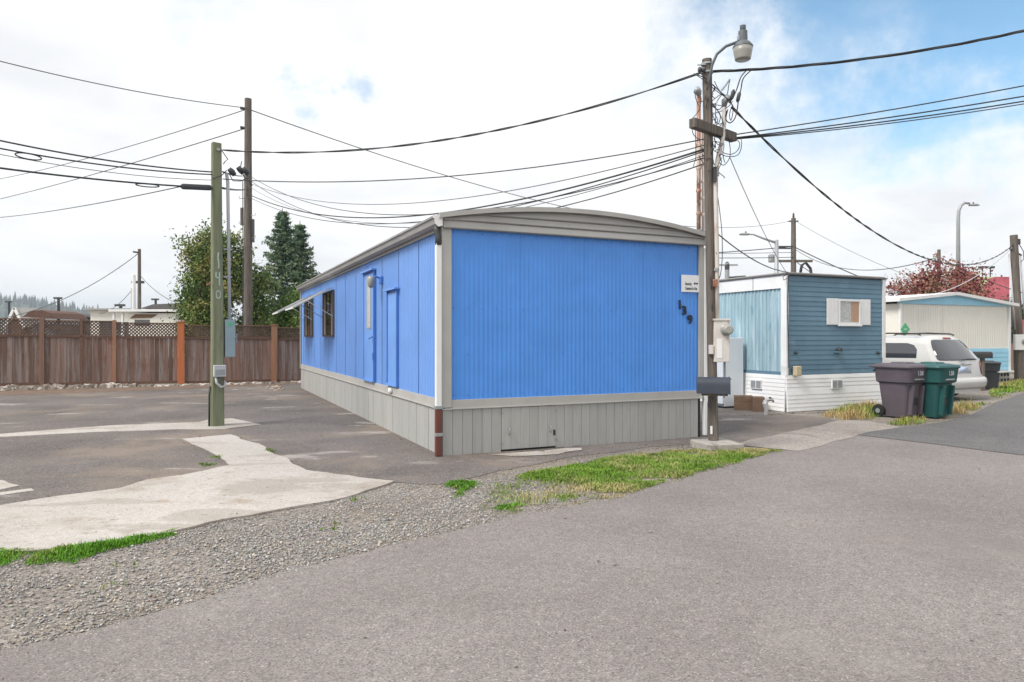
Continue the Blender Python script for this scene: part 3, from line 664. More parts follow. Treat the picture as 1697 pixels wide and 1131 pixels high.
# house number and service masts
for ch, px, py in (('1',1127.5,506),('3',1135,515.5),('9',1144.5,530.5)):
    tt = (px-CX)/F; u = (tt*HA.y-HA.x)/(.911-.413*tt); zz = EYE+(HY-py)/F*(HA.y+.413*u)
    o = link('house_number_digit', text_mesh(ch, .195, .012, .0, .006), M['numnavy'], home, (u, .008, zz), (R(90), R(-3), 0)); o['label'] = 'dark digit %s of the house number' % ch
for (u, v_, zt, r_, m_, rings) in ((HW-.06, .03, 5.5, .034, 'rust', 5), (HW+.03, .03, 5.0, .026, 'rustwhite', 5)):
    mm = MB().tube([(u,v_,bow(u)-.1),(u,v_,zt)], r_, 10).build('service_mast', M[m_], home, smooth=True)
    MB().lathe([(r_+.03,0),(r_+.012,.03),(r_+.01,.06)], (u,v_,bow(u)+.005), 12).build('roof_flashing', M['galv'], mm)
    for k in range(rings): zz = bow(u)+.3+k*(zt-bow(u)-.4)/rings; MB().lathe([(r_+.003,0),(r_+.008,.01),(r_+.008,.04),(r_+.003,.05)], (u,v_,zz), 10).build('pipe_coupling', M[m_], mm)
    MB().tube([(u,v_,zt),(u-.01,v_-.01,zt+.05),(u-.05,v_-.03,zt+.07),(u-.09,v_-.05,zt+.02)], [r_+.008,r_+.018,r_+.02,r_+.012], 10).build('weatherhead', M['galv'], mm, smooth=True)
SG = local(HA, 4.20, .008, 0)
def on_front(px, py):
    tt = (px-CX)/F; u = (tt*HA.y-HA.x)/(.911-.413*tt); return u, EYE+(HY-py)/F*(HA.y+.413*u)
u0, z0 = on_front(1130, 484); u1, z1 = on_front(1161, 457)
sg = empty('security_sign', local(HA, (u0+u1)/2, .010, (z0+z1)/2), FZ, label='white security camera notice on the blue wall above the house number', cat='sign')
w2, h2 = (u1-u0)/2, (z1-z0)/2
MB().box(-w2, w2, -.008, .004, -h2, h2).build('sign_plate', M['signwhite'], sg, bev=.004)
link('lettering', text_mesh('Security', .066, .002, 0, .001), M['ink'], sg, (-.055, -.0095, -.005), (R(90),0,0)).scale = (.60, 1, 1)
link('lettering', text_mesh('Cameras In Use', .066, .002, 0, .001), M['ink'], sg, (-.0, -.0095, -.078), (R(90),0,0)).scale = (.56, 1, 1)
for k, xx in enumerate((.066, .110)):
    MB().prism([(xx-.018,-.0085,.012),(xx+.020,-.0085,.020),(xx+.024,-.0085,-.004),(xx-.002,-.0085,-.016)], (0,-.002,0)).build('camera_symbol', M['ink'], sg)

# white pipe stub leaning out of the lot by the long side
p = gp(556, 667)
ps = empty('pipe_stub', p, 0, label='short white pipe stub leaning out of the lot beside the blue home', cat='pipe')
MB().tube([(0,0,0),(.03,-.01,.20)], .03, 10).build('pipe', M['white'], ps, smooth=True); MB().lathe([(.05,0),(.05,.012),(.034,.02)], (0,0,.006), 12).build('pipe_collar', M['white'], ps)

# ------------------------------------------------------------------ board fence with lattice top
F0 = Vector((-14.55, 21.5, 0)); FD = Vector((.911, .413, 0)).normalized()
fence = empty('board_fence', F0, math.atan2(FD.y, FD.x), label='weathered cedar board fence with lattice top behind the parking lot', cat='fence')
def fz_(t): return 2.20-.027*(t+1.09), 1.665-.0125*(t+1.09), .14-.011*(t+1.09)
POSTS = [(-3.9,'postbrown',.12),(-1.95,'postbrown',.12),(0,'postbrown',.13),(1.95,'posttan',.10),(3.88,'postorange',.20),(6.83,'posttan',.19),(8.45,'postbrown',.12)]
for t, mm, w in POSTS:
    zt, zm, zb = fz_(t)
    MB().box(t-w/2, t+w/2, -.09, .07, 0, zt+.05).build('post', M[mm], fence, bev=.008)
    if w > .15: MB().box(t-w/2-.02, t+w/2+.02, -.11, .09, zt+.05, zt+.075).build('post_cap', M[mm], fence, bev=.005)
MB().box(1.00, 1.08, -.05, .03, .14, 2.19).build('stile', M['rail'], fence)
for (t0, m0, w0), (t1, m1, w1) in zip(POSTS, POSTS[1:]):
    a, b = t0+w0/2+.004, t1-w1/2-.004; zt, zm, zb = fz_((a+b)/2)
    MB().box(a, b, -.045, .045, zt-.04, zt).build('top_rail', M['rail'], fence, bev=.004)
    MB().box(a, b, -.05, .045, zm-.035, zm+.04).build('middle_rail', M['rail'], fence, bev=.004)
    MB().box(a, b, -.04, .04, zb-.005, zb+.08).build('bottom_rail', M['rail'], fence, bev=.004)
    n = max(1, round((b-a)/.137)); bw_ = (b-a)/n
    me = MB().box(.002, bw_-.002, -.014, .010, zb+.081, zm-.036).mesh('fence_board')
    for i in range(n): link('fence_board', me, M['fence'], fence, (a+i*bw_, random.uniform(-.006,.006), 0))
    lat = MB(); h = zt-.04-zm-.04; k = int((b-a+h)/.105)
    zl0, zl1 = zm+.04, zt-.04
    for sgn, yy in ((1, .008), (-1, -.008)):
        for i in range(-1, k+2):
            s0 = a-h+i*.105 if sgn > 0 else a+i*.105
            e0, e1 = (s0, zl0), (s0+h, zl1)
            if sgn < 0: e0, e1 = (s0+0, zl1), (s0+h, zl0); e0 = (s0-h+h, zl1)
            x_0, y_0 = e0; x_1, y_1 = e1
            for _ in range(2):
                if x_0 < a: q = (a-x_0)/(x_1-x_0) if x_1 != x_0 else 9; y_0 = y_0+(y_1-y_0)*q; x_0 = a
                if x_1 > b: q = (b-x_0)/(x_1-x_0) if x_1 != x_0 else -1; y_1 = y_0+(y_1-y_0)*q; x_1 = b
            if x_1-x_0 < .02 or x_0 >= b or x_1 <= a: continue
            lat.bar((x_0, yy, y_0), (x_1, yy, y_1), .010, .036, up=(0,0,1))
    tag(lat.build('lattice', M['lattice'], fence), kind='stuff')
kb = MB(); n = 260; rings = []
for i in range(n+1):
    t = -5+13.3*i/n; h = .10+.05*mnoise.noise(Vector((t*1.9,0,0)))+.05*mnoise.noise(Vector((t*6,4,0)))+.05*mnoise.noise(Vector((t*17,9,0))); w = .13+.07*mnoise.noise(Vector((t*2.3,7,0)))+.06*mnoise.noise(Vector((t*13,2,0)))
    h = max(.04, h*1.35*(1 if t < 2.6 else .5))
    rings.append([(t,-w-.16,0),(t,-w-.12,h*.75),(t,-w*.6-.1,h),(t,.1,h),(t,.12,0)])
kb.loft(rings)
tag(kb.build('kerb', M['kerb'], None, F0, (0,0,math.atan2(FD.y,FD.x))), kind='structure')

# ------------------------------------------------------------------ poles
def clampz(px, py, Y): return at(px, py, Y)
# green timber pole with the painted number
GA = gp(360, 707); GY = GA.y
ga = empty('green_timber_pole', GA, R(33), label='square green timber pole with a faded painted number on the lot', cat='utility pole')
ztop = at(360, 238, GY).z
rg = []
for z, w, lx in ((0,.106,0),(1.5,.098,0),(3.2,.088,-.01),(ztop,.078,-.015)):
    c = .018; P_ = [(-w+c,-w),(w-c,-w),(w,-w+c),(w,w-c),(w-c,w),(-w+c,w),(-w,w-c),(-w,-w+c)]
    rg.append([(x+lx, y, z+(-.05*(x+w) if z == ztop else 0)) for x, y in P_])
MB().loft(rg).build('shaft', M['greenpole'], ga)
def zpix(py, Y): return EYE+(HY-py)/F*Y
def strokes(lines, w, y): 
    m = MB()
    for ln in lines:
        for (x0,z0),(x1,z1) in zip(ln, ln[1:]): m.bar((x0,y,z0),(x1,y,z1),.003,w,up=(1,0,0) if abs(z1-z0)>abs(x1-x0) else (0,0,1))
    return m
z1_, z4_, z0_ = zpix(433,GY), zpix(463,GY), zpix(489,GY)
yf = -.0965
strokes([[(.005,z1_+.15),(-.005,z1_+.05),(.01,z1_-.05),(.005,z1_-.14)]], .026, yf).build('painted_digit', M['green_ink'], ga)
strokes([[(-.035,z4_+.12),(-.038,z4_+.03),(.02,z4_+.01)],[(.02,z4_+.12),(.022,z4_-.12)]], .024, yf).build('painted_digit', M['green_ink'], ga)
strokes([[(-.03+.0,z0_+.04),(0,z0_+.075),(.034,z0_+.05),(.036,z0_-.04),(.005,z0_-.07),(-.03,z0_-.045),(-.03,z0_+.04)]], .022, yf-.001).build('painted_digit', M['green_ink'], ga)
cx_ = .205
zb0, zb1 = zpix(592,GY), zpix(530,GY)
MB().tube([(cx_,-.03,zb1),(cx_-.03,-.02,zpix(300,GY)),(cx_-.05,-.01,zpix(286,GY))], .030, 10).build('conduit', M['pvcgrey'], ga, smooth=True)
for zz in (3.2, 2.7): MB().box(.10, cx_+.04, -.06, .0, zz-.012, zz+.012).build('conduit_strap', M['galv'], ga)
pb = MB().box(cx_-.085, cx_+.085, -.10, .06, zb0, zb1).build('disconnect_box', M['bluegrey'], ga, bev=.006)
MB().box(cx_-.04, cx_+.035, -.104, -.1, zb1-.12, zb1-.05).build('box_sticker', M['diamond'], pb)
MB().tube([(cx_+.086,-.03,zb0+.25),(cx_+.12,-.03,zb0+.27),(cx_+.12,-.03,zb0+.42)], .012, 6).build('switch_lever', M['galv'], pb)
ob = MB().box(-.09, .115, -.20, -.112, zpix(624,GY), zpix(605,GY)).build('outlet_box', M['pvcgrey'], ga, bev=.008)
MB().box(-.07, .095, -.205, -.2, zpix(621,GY), zpix(612,GY)).build('outlet_cover', M['galv'], ob, bev=.004)
MB().tube([(-.05,-.15,zpix(624,GY)),(-.04,-.17,zpix(634,GY)),(.03,-.18,zpix(641,GY)),(.10,-.15,zpix(640,GY)),(.115,-.1,zpix(632,GY))], .022, 8).build('flexible_conduit', M['pvcgrey'], ga, smooth=True)
MB().tube([(-.125,-.03,zpix(640,GY)),(-.14,-.05,zpix(655,GY)),(-.14,-.05,.4),(-.145,-.06,.02)], .018, 6).build('ground_cable', M['cable'], ga, smooth=True)
MB().lathe([(.028,0),(.028,.03),(.012,.04)], (0.0,-.115,zpix(250,GY)), 8, 'y').build('bolt', M['galv'], ga)
MB().bar((-.12,-.08,zpix(470,GY)),(-.20,-.12,zpix(474,GY)),.012,.03).build('pole_bracket', M['rust'], ga)
for dx_, dz_, dy_ in ((.24,.0,-.05),(.40,.06,.0),(.47,.04,-.08)):
    q = Vector((dx_, dy_, zpix(283,GY)+dz_)); MB().tube([q-Vector((.05,0,-.05)), q, q+Vector((.05,0,-.06))], [.04,.055,.04], 8).build('splice_connector', M['darkmetal'], ga, smooth=True)
for pts in ([(.05,-.1,zpix(250,GY)),(.18,0,zpix(262,GY)),(.12,0,zpix(268,GY)),(.1,-.05,zpix(272,GY))], [(.20,-.05,zpix(288,GY)),(.26,-.05,zpix(298,GY)),(.40,0,zpix(296,GY)),(.5,0,zpix(290,GY)),(.62,.05,zpix(300,GY))],
            [(.42,0,zpix(262,GY)),(.40,0,zpix(272,GY)),(.46,-.02,zpix(289,GY)),(.5,0,zpix(296,GY))], [(-.1,-.12,zpix(300,GY)),(.05,-.14,zpix(293,GY)),(.14,-.1,zpix(283,GY))]):
    MB().tube(pts, .009, 5).build('drip_loop', M['cable'], ga, smooth=True)

# tall brown utility pole behind the fence
BY = 26.0; BX = at(411, 560, BY).x; bt = zpix(164, BY)
pbn = empty('utility_pole', (BX, BY, 0), 0, label='tall slim brown utility pole between the leafy tree and the conifers', cat='utility pole')
MB().tube([(0,0,0),(.0,0,4),(.005,0,bt)], [.175,.155,.125], 12).build('shaft', M['timber'], pbn, smooth=False, auto=40)
for py in (181, 213): MB().tube([(-.11,-.03,zpix(py,BY)),(-.26,-.05,zpix(py,BY)+.02)], [.05,.06], 8).build('insulator', M['darkmetal'], pbn)
for k, (sx, py) in enumerate(((-1,330),(1,358),(1,395),(1,413),(-1,372))):
    MB().tube([(sx*.12,-.05,zpix(py,BY)),(sx*.30,-.08,zpix(py,BY)),(sx*.30,-.08,zpix(py,BY)+.09)], .014, 5).build('climbing_step', M['galv'], pbn)
MB().box(-.26,-.17,-.08,.02,zpix(374,BY),zpix(345,BY)).build('cable_guard', M['timber'], pbn); MB().box(.16,.24,-.08,.02,zpix(402,BY),zpix(364,BY)).build('cable_guard', M['darkmetal'], pbn)
MB().tube([(-.16,-.09,zpix(300,BY)),(-.15,-.1,zpix(420,BY)),(-.16,-.1,1.5)], .018, 5).build('ground_cable', M['cable'], pbn)

# service pole with lamp, cross arm and meter beside the blue home
CY = 10.05; CB = Vector((at(1182.5, 560, CY).x, CY, 0)); ct = zpix(99, CY)
pc = empty('service_pole', CB, 0, label='leaning service pole with lamp, crossarm and meter box at the blue home corner', cat='utility pole')
tx = at(1171.5, 560, CY).x-CB.x
def cx(z): return tx*z/ct
MB().tube([(cx(.1),0,.10),(cx(1.5),0,1.5),(cx(3.5),0,3.5),(cx(ct),0,ct)], [.074,.068,.066,.070], 14).build('shaft', M['timber'], pc, auto=50)
def C(px, py, dy=0):
    p = at(px, py, CY+dy); return (p.x-CB.x, dy, p.z)
MB().bar((at(1147,204,9.62).x-CB.x, 9.62-CY, zpix(204,9.62)), (at(1216,228,10.33).x-CB.x, 10.33-CY, zpix(204,9.62)), .105, .13).build('crossarm', M['timber'], pc, bev=.006)
MB().tube([C(1172,150,-.05),C(1176,128,-.06),C(1180,108,-.08),C(1188,90,-.1),C(1203,77,-.12),C(1222,70,-.14)], .021, 8).build('lamp_arm', M['lampgrey'], pc, smooth=True)
lx, ly, lz = C(1231, 76, -.14)
lh = MB().lathe([(.02,.29),(.042,.285),(.042,.23),(.036,.22),(.062,.205),(.066,.10),(.064,.06)], (lx,ly,lz), 18).build('lamp_head', M['lampgrey'], pc, auto=40)
MB().lathe([(.068,.062),(.10,.04),(.142,-.015),(.142,-.03)], (lx,ly,lz), 20).build('lamp_hood', M['lampgrey'], lh, auto=40)
MB().lathe([(.139,-.032),(.128,-.10),(.112,-.185),(.108,-.20),(.10,-.205)], (lx,ly,lz), 20).build('lamp_lens', M['lampglass'], lh, smooth=True)
MB().box(lx-.075, lx-.02, ly-.03, ly+.03, lz+.07, lz+.14).build('lamp_clamp', M['galv'], lh, bev=.006)
for py in (107, 121): MB().lathe([(.088,-.012),(.088,.012)], (cx(5.5),0,zpix(py,CY)), 14).build('pole_band', M['galv'], pc)
MB().tube([C(1156,108,0),C(1170,107,-.08)], .01, 6).build('through_bolt', M['galv'], pc)
MB().lathe([(.03,0),(.045,.02),(.03,.05),(.045,.08),(.03,.10)], C(1157,116,-.06), 10, 'x').build('insulator', M['darkmetal'], pc)
# pale service conduit on the right side and the meter box
MB().tube([C(1200,176,.05),C(1200,205,.04),C(1198,228,.02),C(1190,262,-.02),C(1186,285,-.04),C(1186,330,-.04),C(1188,440,-.03),C(1188,535,-.03)], [.030,.030,.032,.034,.034,.034,.034,.034], 10).build('service_conduit', M['rustwhite'], pc, smooth=True)
MB().tube([C(1200,178,.05),C(1201,168,.05),C(1206,162,.05),C(1213,166,.04)], [.034,.05,.05,.034], 10).build('weatherhead', M['galv'], pc, smooth=True)
for py in (290, 447): MB().lathe([(.042,-.02),(.042,.02)], C(1187,py,-.04), 10).build('pipe_strap', M['galv'], pc)
MB().tube([C(1178,440,.02),C(1179,520,.02),C(1176,640,.03)], .02, 8).build('thin_conduit', M['rust'], pc, smooth=True)
mbx = MB().box(C(1180,540)[0], C(1205,540)[0], -.12, .06, zpix(600,CY), zpix(531,CY)).build('meter_box', M['rustwhite'], pc, bev=.008)
MB().box(C(1178.5,540)[0], C(1206,540)[0], -.135, .07, zpix(532,CY), zpix(529,CY)).build('box_hood', M['rustwhite'], mbx, bev=.004)
MB().lathe([(.085,0),(.085,-.03),(.072,-.04),(.072,-.12),(.05,-.145)], (C(1199,547)[0],-.12,zpix(547,CY)), 20, 'y').build('meter', M['lampglass'], mbx, auto=40)
MB().box(C(1184,590)[0], C(1193,590)[0], -.125, -.119, zpix(594,CY), zpix(562,CY)).build('breaker_door', M['white'], mbx, bev=.003)
MB().tube([C(1201,600),C(1201,625),C(1200,660)], .016, 6).build('lower_conduit', M['galv'], pc)
MB().box(C(1172,570)[0], C(1179,570)[0], -.13, -.06, zpix(587,CY), zpix(572,CY)).build('junction_box', M['rustwhite'], pc, bev=.005)
MB().box(C(1179,460)[0], C(1186,460)[0], -.1, -.05, zpix(476,CY), zpix(464,CY)).build('cable_bracket', M['rust'], pc)
MB().box(C(1174,690)[0], C(1177.5,690)[0], -.099, -.093, zpix(718,CY), zpix(705,CY)).build('pole_tag', M['white'], pc)
MB().box(C(1179,300)[0], C(1184,300)[0], -.12, -.06, zpix(304,CY), zpix(280,CY)).build('cable_guard', M['darkmetal'], pc)
LOOPS = [[(1150,124),(1165,128),(1180,140),(1196,155),(1212,172),(1216,180)],[(1150,122),(1170,136),(1186,150),(1200,160)],[(1184,135),(1192,150),(1204,158),(1208,140),(1210,132)],
 [(1238,116),(1228,128),(1222,145),(1216,160),(1210,168)],[(1246,116),(1232,130),(1228,148),(1224,165),(1222,180),(1218,196),(1210,204),(1203,198),(1206,182)],[(1214,168),(1208,176),(1196,184),(1184,188),(1180,187)],
 [(1205,166),(1196,178),(1190,182),(1180,176)],[(1180,190),(1190,206),(1200,200),(1204,184)],[(1213,176),(1209,190),(1211,200),(1214,190),(1215,176)],[(1180,170),(1188,182),(1196,196),(1200,210)],
 [(1156,150),(1152,158),(1156,172),(1160,180),(1152,192),(1146,198)],[(1158,152),(1162,164),(1160,178)],[(1146,200),(1148,220),(1156,230),(1166,232)],[(1152,206),(1153,240),(1153,262),(1149,276)],
 [(1218,229),(1226,238),(1222,250),(1212,256),(1200,254),(1192,248)],[(1228,229),(1229,242),(1224,256),(1212,260),(1198,258)],[(1200,212),(1206,225),(1210,245),(1209,262),(1200,274),(1192,270)],
 [(1186,172),(1186,196),(1184,220),(1186,246)],[(1183,230),(1190,240),(1196,236),(1190,228)],[(1188,470),(1194,455),(1197,425),(1196,380),(1190,330),(1186,300)],[(1192,462),(1187,420),(1188,380),(1186,330)],
 [(1176,440),(1178,470),(1182,500),(1184,528)],[(1184,470),(1180,510),(1184,528)],[(1182,610),(1186,625),(1183,640)]]
rl = random.Random(4)
for k in range(16):
    x, y = rl.uniform(1178,1200), rl.uniform(140,262); ln = [(x,y)]
    for j in range(rl.randint(3,5)): x += rl.uniform(-12,13); y += rl.uniform(-14,20); ln.append((min(max(x,1152),1226), y))
    LOOPS.append(ln)
for k, ln in enumerate(LOOPS):
    P_ = [Vector(C(x, y, (-.10 if i % 2 else .04)+.02*(k % 3))) for i, (x, y) in enumerate(ln)]
    Q = []                                                     # rounded with Catmull-Rom
    for i in range(len(P_)-1):
        p0, p1, p2, p3 = P_[max(i-1,0)], P_[i], P_[i+1], P_[min(i+2,len(P_)-1)]
        for j in range(4):
            t = j/4; Q.append(.5*((2*p1)+(p2-p0)*t+(2*p0-5*p1+4*p2-p3)*t*t+(3*p1-p0-3*p2+p3)*t**3))
    Q.append(P_[-1]); MB().tube(Q, (.0085 if k in (0,3,4) else .006), 5).build('drip_loop', M['cable'], pc, smooth=True)
for px_, py_ in ((1214,157),(1224,161)):
    q = Vector(C(px_, py_, .0)); MB().tube([q+Vector((.02,0,.07)), q+Vector((.01,0,.04)), q-Vector((.012,0,.05)), q-Vector((.02,0,.075))], [.014,.028,.028,.012], 8).build('splice_connector', M['darkmetal'], pc, smooth=True)
MB().tube([C(1196,150,0),C(1203,141,0),C(1209,132,0)], .014, 6).build('bracket_rod', M['galv'], pc)
# concrete footing
ft = MB().box(-.29, .25, -.40, .16, 0, .115)
tag(ft.build('pole_footing', M['block'], None, (CB.x, CB.y, 0), (0,0,R(14)), bev=.012), 'low stained concrete block under the leaning service pole', 'footing')
# mailbox
mzb, mzt = zpix(652, CY-.22), zpix(625, CY-.22)
mx0, mx1 = at(1156,560,CY-.22).x, at(1205,560,CY-.22).x
mlx = empty('mailbox', ((mx0+mx1)/2, CY-.24, mzb), R(-12), label='dark blue grey mailbox on the service pole', cat='mailbox')
hw, ln_, H = .105, .44, mzt-mzb
sec = [(-hw,0),(hw,0),(hw,H-hw)]+[(hw*math.cos(a*math.pi/10), H-hw+hw*math.sin(a*math.pi/10)) for a in range(1,10)]+[(-hw,H-hw)]
MB().loft([[(-ln_/2,y,z) for y,z in sec],[(ln_/2-.01,y,z) for y,z in sec]]).build('box_body', M['navy'], mlx, auto=35)
sec2 = [(y*1.06,(z-H/2)*1.05+H/2) for y,z in sec]
dr = MB().loft([[(ln_/2-.01,y,z) for y,z in sec2],[(ln_/2+.012,y,z) for y,z in sec2]]).build('box_door', M['navy'], mlx, auto=35)
for zz, wv in ((H*.62,.05),(H*.45,.035),(H*.30,.06)): MB().box(ln_/2+.0125, ln_/2+.0135, -wv, wv, zz-.006, zz+.006).build('door_marking', M['pvcgrey'], dr)
MB().box(ln_/2+.012, ln_/2+.03, -.015, .015, H*.84, H*.93).build('door_latch', M['navy'], dr, bev=.004)
MB().box(-.15, .2, -.07, .07, -.03, -.001).build('mount_board', M['timber'], mlx)

# ------------------------------------------------------------------ the weathered blue and white home behind
H2 = gp(1303, 683.5)
h2 = empty('mobile_home', H2, FZ, label='weathered slate blue and white mobile home with shuttered window', cat='mobile home')
W2, L2, T2, B2 = 3.03, 9.0, 2.95, .80
MB().box(.03, W2-.03, .03, L2-.03, .02, T2).build('wall_core', M['teal'], h2)
nl = 20; lh_ = (T2-.02-B2)/nl
def lap(x0, x1, h): return MB().prism([(x0,.0,h),(x0,-.004,h),(x0,-.014,.008),(x0,-.014,0),(x0,.028,0),(x0,.028,h)], (x1-x0,0,0)).mesh('lap_board')
ml = lap(.032, W2-.07, lh_-.001)
for i in range(nl): link('lap_board', ml, M['teal'], h2, (0, .0, B2+i*lh_))
nk = 9; kh = (B2-.02)/nk; mk = lap(-.02, W2+.02, kh-.001)
for i in range(nk): link('skirt_board', mk, M['whiteworn'], h2, (0, -.022-.035*(1-i/nk)*(.4+.6*(i<5)), .012+i*kh))
nz = [(0,.0)]
mk2 = lap(0, L2, kh-.001)
for i in range(nk): link('skirt_board', mk2, M['whiteworn'], h2, (-.022-.03*(1-i/nk), L2, .012+i*kh), (0,0,R(-90)))
MB().box(-.03, .030, -.034, .03, B2-.02, T2).build('corner_trim', M['whiteworn'], h2, bev=.004)
MB().box(-.03, .02, .031, .125, B2-.02, T2).build('corner_trim', M['whiteworn'], h2, bev=.004)
MB().box(W2-.068, W2+.03, -.034, .03, B2-.02, T2).build('corner_trim', M['white'], h2, bev=.004)
MB().box(-.026, .02, .127, L2, 2.67, T2-.002).build('eave_board', M['whiteworn'], h2)
for yy in (.95, 2.1, 3.2): MB().box(-.030, .0, yy-.006, yy+.006, 2.67, T2-.002).build('eave_seam', M['gap'], h2)
MB().box(-.05, W2+.05, -.06, L2+.05, T2, T2+.035).build('roof_edge', M['darkroof'], h2, bev=.004)
MB().box(-.02, W2+.02, -.03, L2, T2+.035, T2+.06).build('roof', M['roof'], h2)
mp_ = rib_panel(1.10, B2+.06, 2.665, .11, [(0,0),(.55,0),(.62,1),(.90,1)], .022).mesh('ribbed_panel')
for i in range(7): link('ribbed_panel', mp_, M['cyan'], h2, (.02, .13+(i+1)*1.105, 0), (0,0,R(-90)))
MB().box(-.02, .03, .127, L2, B2-.01, B2+.055).build('sill_board', M['teal'], h2)
def h2front(px, py):
    tt = (px-CX)/F; u = (tt*H2.y-H2.x)/(.911-.413*tt); return u, EYE+(HY-py)/F*(H2.y+.413*u)
a0, zt0 = h2front(1387, 496); a1, zb_ = h2front(1424, 539); s0, _ = h2front(1368.5, 500); s1, _ = h2front(1440, 500)
wz0, wz1 = zb_, zt0
win = MB().box(a0+.05, a1-.05, -.030, -.02, wz0+.05, wz1-.05).build('window', M['frost'], h2)
MB().box((a0+a1)/2+.05, a1-.052, -.033, -.0305, wz0+.06, wz1-.06).build('window_board', mat('peach_blind', (.46,.30,.21), .8, .15), win)
for (p,q,c,d) in ((a0,a0+.05,wz0,wz1),(a1-.05,a1,wz0,wz1),(a0+.051,a1-.051,wz0,wz0+.05),(a0+.051,a1-.051,wz1-.05,wz1)): MB().box(p,q,-.055,-.0,c,d).build('frame', M['white'], win, bev=.004)
MB().box(a0-.01, a1+.01, -.075, -.02, wz0-.03, wz0-.001).build('sill', M['whiteworn'], win)
for (p,q) in ((s0,a0-.012),(a1+.012,s1)):
    sh = MB().box(p, q, -.045, -.018, wz0, wz1+.01).build('shutter', M['white'], h2, bev=.004)
    for k in range(3): xx = p+(q-p)*(k+.5)/3; MB().box(xx-.012, xx+.012, -.049, -.0455, wz0+.03, wz1-.02).build('slat', M['white'], sh)
u, z = h2front(1386, 581)
tb = MB().box(u-.10, u+.10, -.12, -.0, z-.05, z-.02).build('tow_bracket', M['teal'], h2, bev=.004); MB().lathe([(.055,0),(.06,-.04),(.04,-.09)], (u+.02,-.03,z+.01), 12, 'y').build('cable_inlet', M['darkmetal'], tb)
for px_ in (1317, 1453):
    u, z = h2front(px_, 585); MB().lathe([(.035,0),(.03,-.05),(.015,-.07)], (u,-.02,z), 10, 'y').build('clearance_lamp', M['darkmetal'], h2)
u, z = h2front(1315.5, 616); MB().box(u-.075, u+.075, -.15, -.035, z-.09, z+.12).build('phone_box', M['beige'], h2, bev=.015); 
def vent(x, y, z, rot, w, h):
    v = MB().box(-w,w,-.012,.03,-h,h).build('vent', M['white'], h2, (x,y,z), (0,0,rot)); 
    for sx in (-1,1): MB().box(sx*w/2-w*.42, sx*w/2+w*.42, -.015, -.0125, -h*.8, h*.8).build('vent_mesh', M['galv'], v)
u, z = h2front(1382.5, 636.5); vent(u, -.075, z, 0, .155, .10)
tt = (1257-CX)/F; sv = (H2.x-tt*H2.y)/(.413+.911*tt); vent(-.07, sv, EYE+(HY-637)/F*(H2.y+.911*sv), R(-90), .16, .10)
MB().tube([(.02,-.045,T2-.02),(-.02,-.05,2.3),(.0,-.055,1.6),(.02,-.05,.95)], .009, 5).build('drop_cable', M['cable'], h2)
MB().tube([(.02,-.045,T2+.02),(-.15,-.05,T2-.05),(-.12,-.05,T2-.12),(-.02,-.05,T2-.08)], .008, 5).build('drop_cable', M['cable'], h2)
MB().tube([(0.10,.10,T2+.03),(.10,.1,T2+.05)], .02, 6).build('roof_stub', M['galv'], h2)

# fridge, crates and stand pipe beside it
fr = empty('refrigerator', local(H2, -.68, 1.15), FZ, label='white upright refrigerator standing outside against the weathered home', cat='refrigerator')
MB().box(0, .56, 0, .62, .04, 1.60).build('cabinet', M['fridge'], fr, bev=.012)
MB().box(-.055, -.006, 0, .62, .10, 1.12).build('door', M['fridge'], fr, bev=.012); MB().box(-.055, -.006, 0, .62, 1.135, 1.60).build('freezer_door', M['fridge'], fr, bev=.012)
MB().box(.03, .53, .03, .59, 0, .039).build('base', M['blackplastic'], fr)
for k, (px0, px1, lab) in enumerate(((1217,1247,'brown plywood crate beside the refrigerator'),(1247.6,1266.5,'narrow brown wooden crate next to the standpipe'))):
    p0, p1 = gp(px0, 680.5+k*2.5), gp(px1, 680.5+k*2.5); w = abs(p1.x-p0.x)
    cr = empty('wooden_crate', p0, R(-14), label=lab, cat='crate', group='wooden crates')
    MB().box(.012,w-.012,.002,.32,0,.28).build('crate_body', M['brownwood'], cr)
    MB().box(0,w,-.012,.0015,.0,.30).build('front_board', M['brownwood'], cr, bev=.004)
    MB().box(-.001,w+.001,.0,.34,.301,.315).build('lid', M['brownwood'], cr, bev=.004)
sp = empty('standpipe', gp(1269.5, 688), 0, label='silver foil wrapped water standpipe by the white skirting', cat='standpipe')
MB().tube([(0,0,0),(.01,0,.12),(-.02,0,.24),(.0,0,.30)], [.04,.05,.055,.045], 10).build('pipe_wrap', M['alu'], sp)
MB().tube([(0,0,.29),(.06,-.01,.32),(.13,-.02,.31),(.15,-.02,.27)], [.03,.035,.03,.02], 8).build('spout', M['galv'], sp, smooth=True); MB().lathe([(.03,0),(.035,.015),(.01,.03)], (.08,-.01,.345), 8).build('valve_wheel', M['darkmetal'], sp)

# ------------------------------------------------------------------ the cream home at the back right
W3 = 5.8; H3R = Vector((at(1673,560,25).x, 25, 0)); H3 = Vector((H3R.x-.911*W3, H3R.y-.413*W3, 0))
h3 = empty('mobile_home', H3, FZ, label='cream mobile home with pale blue lower siding behind the white van', cat='mobile home')
L3 = 12.0; E3 = 2.72
MB().box(.03, W3-.03, .03, L3, .42, E3).build('wall_core', M['cream'], h3)
n3 = 12; p3 = W3/n3
mp3 = rib_panel(p3-.004, 1.22, E3, p3/4, [(0,0),(.7,0),(.78,1),(.92,1)], .012).mesh('cream_panel')
for i in range(n3): link('cream_panel', mp3, M['cream'], h3, (i*p3, .028, 0))
m3 = lap(0, W3, .152)
for i in range(5): link('lap_board', m3, M['paleblue'], h3, (0, .0, .45+i*.154))
MB().box(W3-.07, W3+.03, -.036, .03, .42, E3).build('corner_trim', M['white'], h3); MB().box(-.03, .05, -.036, .03, .42, E3).build('corner_trim', M['white'], h3)
